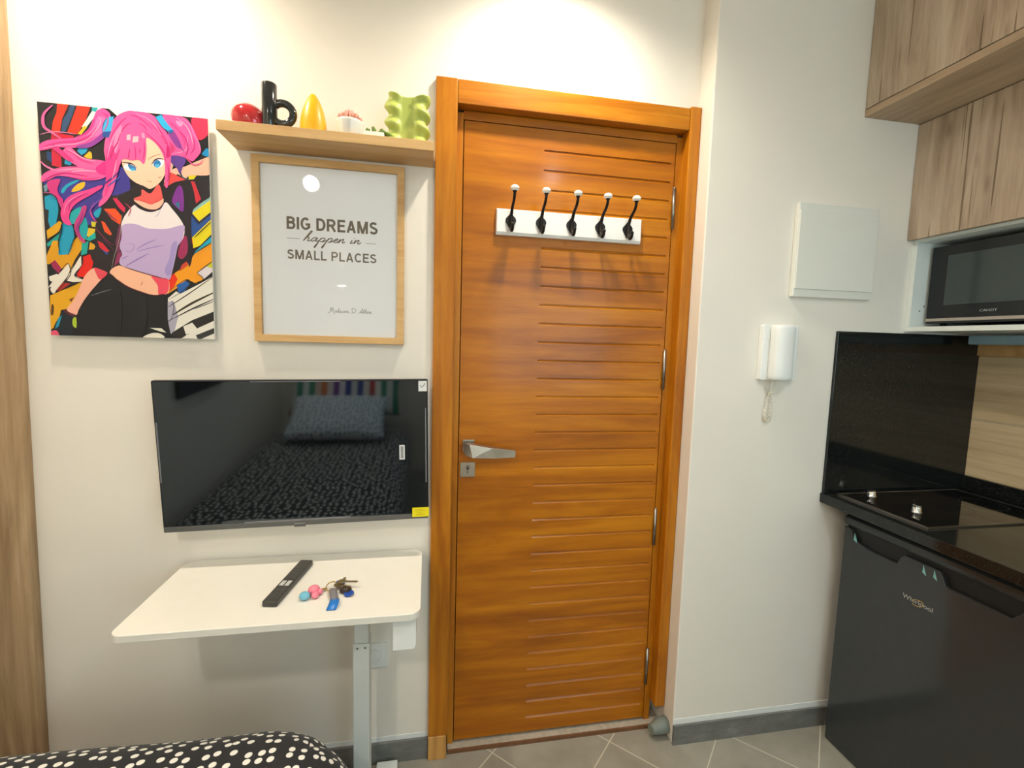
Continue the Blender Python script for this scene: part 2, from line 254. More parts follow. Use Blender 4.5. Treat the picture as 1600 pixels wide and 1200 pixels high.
ART = '''
191a20 p -9,-11 426,-62 407,616 -46,627
e8321c p 46,-5 74,-8 54,38 48,69 29,74 33,47 43,22
e8301a p 94,-10 124,-11 108,34 87,72 64,71 77,36
2a4a70 p 76,-5 89,-7 77,29 60,68 51,72 55,41 69,19
c8153a p 29,71 79,77 71,99 25,103
f0ead8 p 133,-5 146,0 108,53 98,53
d8b020 p 104,49 111,51 96,72 88,71
28a0a8 p 125,-1 140,-3 132,12 123,10
f4eee0 p 161,-2 214,-2 205,9 184,18
c41c3c p 27,111 48,119 47,161 25,156
1d3f70 p 15,122 26,124 26,150 15,141
1c9ccc p 88,107 112,100 105,116 94,124 85,115
d8b428 p 113,112 118,117 118,131 107,131 99,127
1c9ccc p 56,136 71,145 68,152 54,150
3b3590 s 2,202 23,184 52,178 111,181 149,164 175,142 196,157 204,179 198,213 146,226 137,248 112,299 93,296 91,271 85,258 65,265 55,257 46,242 35,226
0e97bc p 4,237 21,229 34,243 34,272 28,305 13,318 9,299 12,271 4,268
0e97bc p 43,301 65,306 67,336 54,363 39,364 31,351 36,321
12a0a8 s 65,270 85,257 87,268 76,294 63,303 58,290
12a0a8 s 81,302 95,284 100,309 99,330 88,341 80,328
12a0c0 s 118,266 134,255 133,270 124,282 116,276
12a0c0 s 43,218 58,200 87,186 78,195 59,208 47,225
e0b020 s 66,219 80,200 98,192 96,205 82,216
6c90a4 p 3,210 15,202 11,222 5,226
d8a014 p 4,324 34,297 41,301 34,325 5,347
14a098 p 3,357 37,325 32,345 4,366
d0c424 p 108,293 123,294 122,307 109,306
d8b424 p 101,310 119,312 106,337 96,331
14a8a0 p 113,323 123,319 124,332 103,344 91,341
d89a10 p 0,390 17,349 32,348 28,383 37,381 52,383 62,349 77,332 91,341 82,368 66,394 48,434 37,418 27,425 17,402 5,411 -4,410
0e97bc s 36,338 65,329 60,360 52,380 38,384 28,383 31,361
14a098 p 84,351 100,344 94,378 80,383
d8a020 p 103,347 113,353 117,366 99,367
9c2050 p 9,408 19,399 32,418 27,435 13,419
e4ddd0 s 47,410 53,417 47,437 35,455 19,476 12,488 4,478 7,470 2,468
e4ddd0 p 3,443 22,435 32,445 14,459 4,453
e4ddd0 p 80,382 80,409 65,433 62,438 81,446 78,453 58,455 42,451 57,420
e01810 p 83,388 101,379 109,397 104,417 86,440 70,440 68,433 82,409
b02a20 p 35,457 52,459 24,481 19,476
3a2014 1.8 2,468 12,488 50,441 53,417 46,407 27,433
3a2014 1.8 54,429 80,383 82,407 62,437 81,446
e0a414 p 3,493 37,475 78,453 71,478 59,504 43,526 26,530 20,557 7,578 -2,585
6c3414 p 46,502 59,494 51,508
5c3a14 s 5,517 10,520 8,541 2,544
e83058 s 361,2 406,-3 401,38 378,58 365,38
0f8cc8 p 382,93 394,77 402,81 399,100 387,98
d8c820 p 347,152 373,144 359,164 348,165
1a4a90 p 347,249 401,208 404,270 356,320 347,314
8ab8b0 p 350,248 400,203 403,213 358,251
e0d010 p 353,253 404,212 403,244 370,274
1c2040 p 347,254 353,253 370,274 403,244 403,251 368,283
e2d010 p 351,319 404,262 407,299 370,340 353,348
10a0c0 p 358,356 406,306 406,326 355,364
ee9a10 p 355,364 404,326 404,383 361,412 377,432 357,444 335,433 308,459 285,476 287,434 308,415 333,396 343,383
e83010 p 287,432 303,419 311,434 302,455 285,472
d02a18 p 341,321 350,314 352,334 344,345
1a5aa8 p 308,452 331,438 342,445 324,472 312,471
e4e0d4 p 285,488 306,468 317,474 355,451 406,419 404,616 280,619
aaa6b8 p 284,498 299,494 309,538 297,583 281,583
d8cfd8 p 361,414 381,397 404,378 404,405 377,431
c8c828 p 383,395 401,382 404,401
2a2622 2.2 361,414 381,397 404,378
2a2622 2.2 284,512 330,479 403,422
2a2622 1.8 288,491 321,467 342,445 331,435 287,470
38341e 4.8 296,533 345,499 405,465
2a262a 3.0 299,542 348,513 405,483
2a262a 1.8 350,515 404,490
2a262a 1.8 282,553 299,540
2a2826 p 291,583 344,546 404,518 403,544 359,567 316,597 287,604
e4e0d4 p 321,564 344,553 362,577 342,599 329,596
3a3a3a p 352,588 402,565 402,580 358,602
2a262a 1.5 284,594 336,585
f2b8a0 s 297,151 318,136 341,130 374,112 406,101 404,145 353,153 340,163 330,158 319,153 309,175 296,190 287,177
e04848 s 300,151 325,159 340,168 318,176 296,190 286,186
3a4a5a 3.9 327,132 327,145 333,160 347,164
231c22 s 138,228 172,220 207,202 234,183 248,206 219,241 196,277 184,328 177,379 160,418 141,426 122,418 108,399 103,375 116,356 118,302 133,265
e85020 p 140,258 167,255 181,274 177,297 158,285
d02050 p 162,229 171,227 191,252 188,264 176,253
e05020 p 132,290 140,293 156,322 152,327 139,318
6a2a50 p 174,298 180,295 178,354 167,383 163,346
c82030 p 121,342 133,348 148,368 139,373 125,359
1c4a90 p 129,364 146,374 140,378
8a2c58 p 165,377 177,366 173,393 157,408
8a8078 1.5 182,269 177,312 169,349 158,384 151,415
201a22 s 274,190 296,185 316,173 356,163 385,164 401,167 401,203 373,226 353,252 350,308 350,369 342,399 335,379 325,398 303,419 294,421 312,354 333,284 322,254 294,232
7a2a90 s 318,188 330,185 334,219 331,250 319,244 305,225
20708c p 311,231 323,225 322,244
c82838 p 353,168 362,169 377,214 364,227 360,196
9c2458 s 324,331 337,315 339,356 325,379 314,368
c84028 p 323,395 335,384 339,394 316,413
e85a58 s 233,200 253,209 274,183 283,223 281,237 259,245 236,243 212,227 230,216
f2b8a0 s 212,229 232,232 253,237 275,227 284,220 280,240 264,250 244,250 225,241
d04848 1.5 215,230 235,230 253,237 269,227 280,221
e8dfe2 s 213,242 228,251 251,256 275,249 289,229 306,248 326,276 333,298 329,322 315,344 308,375 298,416 290,437 268,431 229,421 198,412 173,403 172,388 178,374 173,354 179,332 180,295 191,269
baa4d0 s 182,298 211,292 239,301 265,302 292,299 331,287 331,308 325,329 315,345 308,375 298,416 290,437 268,431 229,421 198,412 173,403 172,388 178,374 173,354 179,328
a090c8 s 300,341 314,333 306,375 295,419 284,425 281,408 292,381
8f7ab8 2.1 213,360 237,343 262,330
8f7ab8 3.0 185,406 210,389 242,369
8f7ab8 1.8 214,365 249,353 281,344
8f7ab8 1.8 176,388 192,378
9a86c0 1.5 190,345 206,347 205,361 193,368 187,362
2a1a22 3.3 212,239 228,251 251,256 273,247 286,228
c0b8c8 1.8 278,245 268,265 261,269
f2b898 s 146,424 169,405 198,414 229,423 268,433 288,437 289,468 274,480 250,481 219,473 189,461 166,445
e84860 s 246,429 268,433 288,437 285,472 263,478 261,454
7a3a38 1.5 173,405 198,414 229,423 268,433 288,437
a05848 1.5 225,445 220,456
15161b s 144,427 166,445 189,461 219,473 250,481 279,478 281,513 283,548 288,583 293,610 49,616 52,582 62,556 73,518 99,486 125,455
701828 1.8 144,427 166,445 189,461 219,473 250,481 280,477
6a6c78 1.8 99,489 123,479 148,470
e0dccc s 220,599 240,586 262,586 271,598
e0dccc p 237,571 266,571 278,583 262,580
15202a s 7,578 21,550 39,533 57,542 55,573 45,601 18,605 9,595
1a90b0 p 19,552 28,545 19,574 10,581
e05070 s 1,589 13,585 18,598 0,604
a8c030 s 53,553 61,549 60,576 52,570
f0b098 s 110,415 123,418 139,427 120,451 98,479 81,504 68,528 61,542 40,529 56,505 73,470 83,444 96,425
e04858 s 110,414 125,418 141,427 123,445 114,430
5a2030 6.0 32,529 45,539 61,544
f6c8ac s 188,131 198,91 214,68 251,60 275,70 291,102 293,128 291,152 281,173 266,189 252,197 238,191 216,182 198,163
f2b4a0 s 298,111 309,108 312,125 305,147 296,148
f4f0f6 s 192,144 201,137 213,139 222,145 218,153 206,154 196,150
2a78b8 s 202,138 211,139 220,145 220,151 211,154 204,146
4ab0e0 s 207,148 216,147 218,152 211,154
f4f0f6 s 261,128 270,119 281,118 289,120 285,134 274,140 263,136
2a78b8 s 264,128 272,120 279,123 281,131 274,140 265,137
4ab0e0 s 268,132 278,131 274,140 268,139
38142e 2.7 188,133 200,134 212,136 222,145
38142e 2.7 259,133 267,121 278,116 290,117
b07050 1.4 250,122 264,111 283,104
402038 1.5 201,135 210,139
c08070 1.2 245,177 254,178 259,176
9c4038 1.2 273,167 281,163
5a3a90 s 305,104 333,101 343,117 333,135 327,152 319,136 307,125
ec4f9c s 130,20 137,7 152,2 166,13 164,26 153,39 149,64 133,81 109,97 78,108 41,110 1,122 1,107 21,94 50,88 86,80 109,63 120,46
8a3a98 s 85,102 115,90 134,75 146,64 151,73 133,91 115,103 88,107
f06aac s 137,24 156,27 146,61 125,76 110,74 126,53
ee5aa0 s 53,118 65,106 75,110 91,126 113,133 137,133 154,138 133,153 94,156 69,144 58,132
d03080 s 33,104 61,124 77,142 60,140 43,125 30,114
f0559c s -1,200 6,180 36,163 75,155 127,153 154,138 159,160 140,180 103,188 67,183 38,182 17,194
d42884 s 127,153 154,134 156,167 135,169
ff9cc4 3.0 70,168 97,163 126,163
c02078 1.8 58,181 84,185 111,184 135,177
e0408c s 137,197 139,203 118,220 86,242 67,261 58,287 63,305 51,305 42,295 40,272 53,241 76,223 109,210
c83080 s 14,199 43,190 36,213 38,229 47,243 43,265 32,236 18,225
b8387c s 91,255 101,257 89,293 79,310 83,331 94,349 82,345 70,322 71,297 82,277
c04888 3.0 118,244 109,267 115,286 123,295
e070a8 3.9 -1,146 13,160 38,169 73,165
c85a98 6.0 36,6 17,27 12,46 15,63 29,73 51,88
e88ab8 1.5 3,82 29,73 58,71 84,73
c05a98 2.1 3,227 21,228 34,243 42,263
e8559c s 290,1 324,1 349,7 365,33 372,52 381,80 377,95 367,108 358,116 342,107 319,104 302,104 297,76 301,43
8a3a90 s 301,46 313,38 328,62 334,84 321,82 309,64
ff8cc0 s 324,13 339,19 332,28 322,19
c83878 s 303,71 318,86 308,100 299,98
f07ab8 2.4 336,5 356,21 365,45 377,68 379,93
e05090 2.4 335,101 348,113 361,124 377,120 385,110
e88ab8 2.1 308,100 330,95 346,83 350,49
f0589c s 153,76 165,42 181,18 199,5 219,-1 247,0 274,10 292,34 302,59 307,100 303,147 296,188 289,185 291,145 289,112 278,87 263,71 249,66 248,99 241,133 229,124 212,127 191,126 182,148 172,182 161,216 145,241 128,252 139,218 149,181 150,132 148,107
e03888 s 152,115 168,94 176,113 172,149 158,197 144,227 149,181
ff86b8 s 179,56 192,40 184,83 173,113 172,84
ffb4c4 p 203,63 212,60 211,75 202,76
ffb8c0 p 218,65 231,63 229,78 215,81
ff90b8 p 238,54 245,54 246,67 239,67
c41c70 s 298,81 305,87 305,107 295,111
c01868 1.8 191,56 202,39 216,31
c01868 1.8 231,29 246,37 250,47
c01868 1.8 209,97 203,125
c01868 1.8 233,94 231,108
b81860 2.1 245,50 263,65 278,80 290,99 293,122
c42874 1.5 256,26 279,47 294,75
b81860 1.8 291,72 300,78 299,98
a01850 1.8 187,135 181,148 173,179
38a8dc p 160,22 175,19 167,57 146,61 150,39
2a5098 p 146,61 167,57 160,75 147,73
1a3060 1.5 160,22 150,39 146,61
2aa8dc p 273,10 287,2 302,25 316,41 307,47 289,34
1a60a0 p 301,41 317,38 310,49
1a2a50 1.5 273,11 289,36 307,49
d83888 3.0 13,109 49,96 86,89 116,73 132,52
ff88c0 2.4 7,116 45,105 83,98 110,85 128,66
c83088 2.1 84,80 107,68 123,47 130,30
d02c80 2.1 148,12 160,20 159,40 149,60
ffa0cc 2.1 139,23 144,35 134,55 122,69
d83080 2.4 61,117 78,122 95,137 121,144
ffa0cc 2.1 64,112 81,122 101,133 128,137
d42884 2.4 17,186 47,174 79,174 108,178
b82878 2.1 8,196 29,182 58,172
ffa8cc 2.1 38,168 71,162 100,159
c02880 2.4 59,270 63,250 82,232 106,221
ff88c0 1.8 47,278 54,254 70,237 94,222
8a2c88 2.4 92,268 84,293 75,312 80,332
3a2f80 3.0 140,198 152,187 168,173 180,158
5a3a98 3.0 124,213 138,225 126,242 110,253
2a5ab0 2.7 151,200 167,186 183,171
7a4ab0 2.1 107,267 119,249 132,235
d83888 2.4 160,85 173,58 189,33 204,19
c02870 2.1 161,131 168,107 181,83 188,60
ff90c0 2.4 155,125 162,98 172,71 182,50
c82878 2.1 172,149 176,123 186,99
ffa0c8 1.8 164,179 172,149 176,129
d03080 2.1 221,125 222,105 220,86
c42874 1.8 239,123 243,103 244,77
d83888 2.1 214,11 229,13 246,24 264,42
ff90c0 2.1 226,7 250,14 271,31 285,56
c82878 2.4 274,31 288,52 300,78 305,107
d83888 2.1 305,18 323,32 338,54 343,80
ffa0cc 2.4 324,6 345,23 357,45 362,72
b82c80 2.4 329,38 344,57 349,83 342,104
7a3a98 3.0 313,57 328,75 340,94
d03084 2.1 355,96 365,78 363,51
c02870 2.4 298,128 300,151 296,175
6a2c60 2.1 146,264 157,276 172,289
8a3048 1.8 119,309 131,325 145,341 160,353
5a2450 2.1 133,335 148,351 162,367
c04060 1.8 192,240 204,253 197,273
0a0a0e 2.1 43,301 39,325 31,351 33,381
0a0a0e 1.8 65,306 71,329 60,360 52,380
0a0a0e 1.8 4,237 21,229 34,243 36,272 28,305
0a0a0e 1.8 5,347 34,325 41,301
0a0a0e 2.1 37,475 78,453
0a0a0e 1.8 352,444 377,432 361,414
16181e 2.1 356,320 404,270
16181e 1.8 355,362 406,326
4a4a56 1.5 292,547 300,512 294,494
24262e 1.8 167,465 171,517 165,587
24262e 1.8 228,480 232,532 224,585
'''
PAINT = plain('white_wall_paint', (236, 230, 218), .55, var=.012, scale=5)
CEILP = plain('ceiling_paint', (238, 236, 230), .7, var=.01)
DOORW_H = wood('door_oak_horizontal', (150, 82, 2), (180, 106, 2), (200, 126, 10), 'x', .36, .14, .38, .25, s=.7)
DOORW_V = wood('door_oak_vertical', (160, 90, 8), (184, 112, 14), (204, 136, 34), 'z', .36, .14, .5, .25)
DOORW_L = wood('door_oak_lintel', (160, 90, 8), (184, 112, 14), (204, 136, 34), 'x', .36, .14, .5, .25, loc=(3, 1, 2))
RAWW = wood('raw_pine_block', (190, 130, 60), (214, 158, 84), (226, 176, 104), 'z', .6, 0, .8, .4)
LOAK = wood('light_oak_veneer', (196, 152, 96), (212, 172, 114), (224, 186, 130), 'x', .5, 0, .25, .25)
LOAKV = wood('light_oak_veneer_vertical', (196, 152, 96), (212, 172, 114), (224, 186, 130), 'z', .5, 0, .25, .25)
KITW = wood('grey_oak_laminate', (150, 130, 110), (182, 162, 139), (204, 188, 166), 'z', .5, 0, .25, .3, cracks=True)
KITH = wood('grey_oak_laminate_horizontal', (156, 132, 106), (176, 152, 124), (192, 168, 140), 'y', .5, 0, .25, .3)
PLANKW = wood('brown_wood_post', (146, 118, 84), (174, 146, 110), (196, 170, 136), 'z', .55, 0, .5, .3)
SPLASHW = wood('beige_wood_look_tile', (190, 168, 132), (208, 188, 150), (220, 202, 168), 'y', .35, .1, .4, .2)
WHITEM = plain('white_painted_board', (240, 240, 236), .4, var=.01)
DESKW = plain('white_melamine', (230, 227, 216), .28, var=.008)
DESKM = plain('white_powder_coated_steel', (216, 222, 218), .45, var=.01)
PLAST = plain('white_plastic', (236, 238, 234), .35, var=.008)
PANELP = plain('white_enclosure_plastic', (226, 226, 216), .4, var=.01)
CORDP = plain('cream_cord_plastic', (228, 222, 204), .45)
BLACKG = plain('black_glazed_ceramic', (26, 30, 30), .12, var=.1, coat=.5)
REDG = plain('red_glazed_ceramic', (176, 22, 30), .08, var=.05, coat=.8)
YELG = plain('yellow_ceramic', (236, 176, 6), .38, var=.02)
GRNG = plain('light_green_ceramic', (178, 190, 92), .42, var=.03)
POTW = plain('white_pot_ceramic', (236, 236, 228), .2, var=.01)
PINKS = plain('pink_succulent_flesh', (226, 160, 140), .5, var=.1)
GREENS = plain('green_succulent_flesh', (96, 124, 34), .5, var=.2, scale=60)
IRON = plain('black_wrought_iron', (34, 28, 24), .38, metal=.5, var=.2)
NICKEL = plain('brushed_nickel', (190, 184, 172), .28, metal=1, var=.03)
STEEL = plain('steel_hinge', (150, 146, 138), .35, metal=1, var=.08)
DARKG = plain('dark_gap', (30, 14, 6), .9)
TVB = plain('black_tv_plastic', (18, 19, 22), .3, var=.1)
TVS = plain('black_tv_screen', (4, 5, 7), .045, var=.0, spec=.9, coat=0)
TVG = plain('grey_tv_bezel', (92, 92, 90), .35, var=.05)
LOGO = plain('silver_lettering', (170, 172, 170), .35, metal=.5)
GOLD = plain('gold_lettering', (196, 160, 100), .35, metal=.5)
STICKW = plain('white_sticker_paper', (226, 228, 226), .55)
STICKY = plain('yellow_sticker_paper', (240, 222, 10), .5)
INK = plain('dark_sticker_ink', (60, 62, 70), .6)
PAPER = plain('white_print_paper', (250, 249, 247), .6, var=.002)
INKB = plain('brown_grey_print_ink', (112, 99, 80), .6, var=.03)
INKG = plain('grey_print_ink', (120, 120, 110), .6, var=.03)
FRIDGE = plain('black_fridge_enamel', (52, 55, 56), .13, var=.03)
FRIDGED = plain('dark_handle_recess', (12, 12, 14), .5)
HOBG = plain('black_hob_glass', (5, 5, 6), .05, var=0, spec=.8)
CHROME = plain('chrome', (215, 212, 206), .12, metal=1, var=.02)
MICB = plain('black_microwave_plastic', (20, 21, 23), .22, var=.05)
MICG = plain('dark_microwave_window', (58, 68, 66), .08, var=.02)
MICS = plain('silver_microwave_trim', (176, 166, 154), .35, metal=.3)
NICHE = plain('white_melamine_carcass', (226, 232, 226), .45, var=.01)
LEDP = plain('pale_blue_light_housing', (150, 184, 196), .3)
PIPEP = plain('grey_pvc_pipe', (122, 130, 122), .45)
GROUT = plain('pale_stone_threshold', (176, 166, 148), .6, var=.12, scale=60)
BROWNS = plain('brown_threshold_strip', (116, 78, 48), .6, var=.12)
REMB = plain('black_remote_plastic', (60, 58, 54), .42, var=.08)
REMK = plain('white_remote_keys', (220, 220, 216), .5)
BLUEP = plain('blue_plastic', (30, 74, 160), .3)
BLUET = plain('light_blue_tag', (40, 120, 200), .3)
PINKP = plain('pink_bead', (240, 130, 150), .2, coat=.4)
TEALP = plain('clear_blue_bead', (110, 180, 205), .15, coat=.4)
BRASS = plain('brass', (190, 160, 80), .3, metal=1)
KEYM = plain('worn_key_metal', (176, 156, 116), .3, metal=.9)
FOBB = plain('dark_brown_fob', (50, 36, 28), .4)

TVS.node_tree.nodes['Principled BSDF'].inputs['IOR'].default_value = 1.60
TVS.node_tree.nodes['Principled BSDF'].inputs['Specular Tint'].default_value = (.74, .88, 1, 1)
def granite():
    m, t, b = nt('black_speckled_granite')
    n = node(t, 'ShaderNodeTexVoronoi'); n.inputs['Scale'].default_value = 150
    t.links.new(coords(t), n.inputs['Vector'])
    n3 = node(t, 'ShaderNodeTexNoise'); n3.inputs['Scale'].default_value = 260; n3.inputs['Detail'].default_value = 2
    t.links.new(coords(t), n3.inputs['Vector'])
    a = ramp(t, n3.outputs[0], [(.45, srgb((16, 18, 18))), (.68, srgb((36, 40, 38)))])
    sp = ramp(t, n.outputs['Distance'], [(.045, (1, 1, 1)), (.09, (0, 0, 0))])
    k = node(t, 'ShaderNodeTexWhiteNoise')
    t.links.new(n.outputs['Position'], k.inputs[0])
    sel = ramp(t, k.outputs[0], [(.93, (0, 0, 0)), (.95, (1, 1, 1))])
    f = mixc(t, 1.0, sp, sel, 'MULTIPLY')
    t.links.new(mixc(t, f, a, srgb((130, 140, 130))), b.inputs['Base Color'])
    b.inputs['Roughness'].default_value = .09
    return m
GRAN = granite()
for q_ in (DOORW_H, DOORW_V, DOORW_L): q_.node_tree.nodes['Principled BSDF'].inputs['Specular IOR Level'].default_value = .32

def tiles():
    m, t, b = nt('diagonal_floor_tile')
    # rotated 45 degrees: u = x + y, v = y - x
    tc = node(t, 'ShaderNodeTexCoord'); sp = node(t, 'ShaderNodeSeparateXYZ'); t.links.new(tc.outputs['Object'], sp.inputs[0])
    def mth(op, a, b_):
        n = node(t, 'ShaderNodeMath', operation=op)
        for i, v in enumerate((a, b_)):
            if isinstance(v, (int, float)): n.inputs[i].default_value = v
            else: t.links.new(v, n.inputs[i])
        return n.outputs[0]
    u = mth('ADD', sp.outputs[0], sp.outputs[1]); v = mth('SUBTRACT', sp.outputs[1], sp.outputs[0])
    def line(x, off, pitch):
        f = mth('FRACT', mth('DIVIDE', mth('ADD', x, 50*pitch-off), pitch), 0)
        d = mth('MINIMUM', f, mth('SUBTRACT', 1, f))
        return mth('LESS_THAN', mth('MULTIPLY', d, pitch), .0028)
    ln = mth('MAXIMUM', line(u, 1.684-.0, .402), line(v, .785, .435))
    n = node(t, 'ShaderNodeTexNoise'); n.inputs['Scale'].default_value = 7; n.inputs['Detail'].default_value = 6
    t.links.new(tc.outputs['Object'], n.inputs['Vector'])
    a = ramp(t, n.outputs[0], [(.3, srgb((140, 136, 122))), (.7, srgb((164, 160, 146)))])
    t.links.new(mixc(t, ln, a, srgb((204, 198, 180))), b.inputs['Base Color'])
    b.inputs['Roughness'].default_value = .38
    return m
TILE = tiles()
def baset():
    m, t, b = nt('grey_stone_skirting')
    n = node(t, 'ShaderNodeTexNoise'); n.inputs['Scale'].default_value = 8; n.inputs['Detail'].default_value = 8; n.inputs['Roughness'].default_value = .7
    t.links.new(coords(t, (1, 1, 3)), n.inputs['Vector'])
    t.links.new(ramp(t, n.outputs[0], [(.3, srgb((98, 98, 94))), (.55, srgb((120, 120, 116))), (.75, srgb((150, 148, 142)))]), b.inputs['Base Color'])
    b.inputs['Roughness'].default_value = .4
    return m
BASET = baset()
def dots(name, bg, fg, cell, rad):
    m, t, b = nt(name)
    tc = node(t, 'ShaderNodeTexCoord'); mp = node(t, 'ShaderNodeMapping'); mp.inputs['Scale'].default_value = (1/cell, 1/cell, 1)
    t.links.new(tc.outputs['UV'], mp.inputs[0])
    v = node(t, 'ShaderNodeTexVoronoi', voronoi_dimensions='2D'); v.inputs['Scale'].default_value = 1; v.inputs['Randomness'].default_value = .62
    t.links.new(mp.outputs[0], v.inputs['Vector'])
    f = ramp(t, v.outputs['Distance'], [(rad-.02, (1, 1, 1)), (rad+.02, (0, 0, 0))])
    t.links.new(mixc(t, f, srgb(bg), srgb(fg)), b.inputs['Base Color'])
    b.inputs['Roughness'].default_value = .75; b.inputs['Sheen Weight'].default_value = .1
    return m
DOTS = dots('black_fabric_with_white_dots', (22, 22, 26), (232, 230, 220), .029, .255)
DOTSW = dots('white_fabric_with_dark_dots', (205, 214, 220), (60, 66, 80), .03, .22)
def stripes():
    m, t, b = nt('multicolour_striped_fabric')
    tc = node(t, 'ShaderNodeTexCoord'); sp = node(t, 'ShaderNodeSeparateXYZ'); t.links.new(tc.outputs['Object'], sp.inputs[0])
    n = node(t, 'ShaderNodeMath', operation='FRACT'); mu = node(t, 'ShaderNodeMath', operation='MULTIPLY'); mu.inputs[1].default_value = 1.6
    t.links.new(sp.outputs[0], mu.inputs[0]); t.links.new(mu.outputs[0], n.inputs[0])
    cols = [(40, 60, 150), (225, 225, 220), (40, 60, 150), (230, 230, 225), (200, 60, 60), (235, 235, 225), (30, 140, 110), (230, 230, 225), (30, 140, 110), (235, 210, 190), (225, 120, 60), (235, 225, 215), (120, 60, 150), (230, 225, 230)]
    t.links.new(ramp(t, n.outputs[0], [(i/len(cols), srgb(c)) for i, c in enumerate(cols)], 'CONSTANT'), b.inputs['Base Color'])
    b.inputs['Roughness'].default_value = .8
    return m
STRIPE = stripes()
def pane():
    m = bpy.data.materials.new('clear_glass_pane'); m.use_nodes = True; t = m.node_tree
    for n in list(t.nodes):
        if n.type == 'BSDF_PRINCIPLED': t.nodes.remove(n)
    out = [n for n in t.nodes if n.type == 'OUTPUT_MATERIAL'][0]
    tr = node(t, 'ShaderNodeBsdfTransparent'); gl = node(t, 'ShaderNodeBsdfGlossy'); gl.inputs['Roughness'].default_value = .02
    fr = node(t, 'ShaderNodeFresnel'); fr.inputs['IOR'].default_value = 1.27
    mx = node(t, 'ShaderNodeMixShader')
    t.links.new(fr.outputs[0], mx.inputs[0]); t.links.new(tr.outputs[0], mx.inputs[1]); t.links.new(gl.outputs[0], mx.inputs[2]); t.links.new(mx.outputs[0], out.inputs[0])
    return m
PANE = pane()
def printed():
    m, t, b = nt('glossy_acrylic_print')
    a = node(t, 'ShaderNodeVertexColor', layer_name='print'); t.links.new(a.outputs[0], b.inputs['Base Color'])
    b.inputs['Roughness'].default_value = .4; b.inputs['Coat Weight'].default_value = .25; b.inputs['Coat Roughness'].default_value = .08
    b.inputs['Specular IOR Level'].default_value = .3
    return m
PRINT = printed()

# ---------------------------------------------------------------- room shell
g = G().box(-1.4, 2.2, FRONT_Y-.2, 1.75, -.1, 0); struct(g.build('floor', TILE, org=(0, 0, 0)))
g = G().box(-1.4, 2.2, FRONT_Y-.2, 1.75, CEIL, CEIL+.1); struct(g.build('ceiling', CEILP))
g = G().box(-1.4, .074, WALL_Y, 1.75, 0, CEIL); g.box(.074, PIER_X+.01, WALL_Y, 1.75, 2.115, CEIL); g.box(.074, PIER_X+.01, 1.56, 1.75, 0, 2.115)
struct(g.build('wall_back', PAINT))
g = G().box(PIER_X, 2.2, PIER_Y, 1.75, 0, CEIL); o = struct(g.build('wall_pier', PAINT, bevel=.004))
struct(G().box(-1.4, LEFT_X, FRONT_Y-.2, WALL_Y, 0, CEIL).build('wall_left', PAINT))
struct(G().box(RIGHT_X, 2.2, FRONT_Y-.2, PIER_Y, 0, CEIL).build('wall_right', PAINT))
g = G(); Y0, Y1 = FRONT_Y-.2, FRONT_Y
g.box(LEFT_X, WIN[0], Y0, Y1, 0, CEIL); g.box(WIN[1], RIGHT_X, Y0, Y1, 0, CEIL); g.box(WIN[0], WIN[1], Y0, Y1, 0, WIN[2]); g.box(WIN[0], WIN[1], Y0, Y1, WIN[3], CEIL)
struct(g.build('wall_front', PAINT))
g = G(); a = .05
g.box(WIN[0], WIN[0]+a, Y1-.10, Y1-.04, WIN[2], WIN[3]); g.box(WIN[1]-a, WIN[1], Y1-.10, Y1-.04, WIN[2], WIN[3])
g.box(WIN[0]+a, WIN[1]-a, Y1-.10, Y1-.04, WIN[2], WIN[2]+a); g.box(WIN[0]+a, WIN[1]-a, Y1-.10, Y1-.04, WIN[3]-a, WIN[3]); g.box((WIN[0]+WIN[1])/2-.025, (WIN[0]+WIN[1])/2+.025, Y1-.10, Y1-.04, WIN[2]+a, WIN[3]-a)
struct(g.build('window_1', WHITEM))
# skirtings
struct(G().box(-1.09, .0135, WALL_Y-.010, WALL_Y, 0, .0735).build('baseboard_left', BASET))
g = G().box(PIER_X, 1.487, PIER_Y-.009, PIER_Y, 0, .0735); g.box(1.4895, RIGHT_X, PIER_Y-.009, PIER_Y, 0, .0735)
struct(g.build('baseboard_right', BASET))
struct(G().box(1.487, 1.4895, PIER_Y-.0085, PIER_Y, 0, .0735).build('trim_2', GROUT))
struct(G().box(-1.09, .0135, WALL_Y-.0015, WALL_Y, .0735, .090).build('trim_3', PLAST))
struct(G().box(PIER_X-.001, RIGHT_X, PIER_Y-.0015, PIER_Y, .0735, .094).build('trim_4', PLAST))
# wooden post in the left corner (leans a little)
g = G(); y0, y1 = 1.440, WALL_Y
zt, zb = CEIL, 0
xs = lambda z: -1.0755 - (2.03-z)*.0098 if False else -1.0760+ (z-2.03)*.0098
g.add([(LEFT_X+.001, y0, zb), (xs(zb)+.012, y0, zb), (xs(zb)+.012, y1, zb), (LEFT_X+.001, y1, zb), (LEFT_X+.001, y0, zt), (xs(zt)+.012, y0, zt), (xs(zt)+.012, y1, zt), (LEFT_X+.001, y1, zt)],
      [(0, 1, 2, 3), (4, 5, 6, 7), (0, 1, 5, 4), (1, 2, 6, 5), (2, 3, 7, 6), (3, 0, 4, 7)])
struct(g.build('trim_1', PLANKW, bevel=.002))

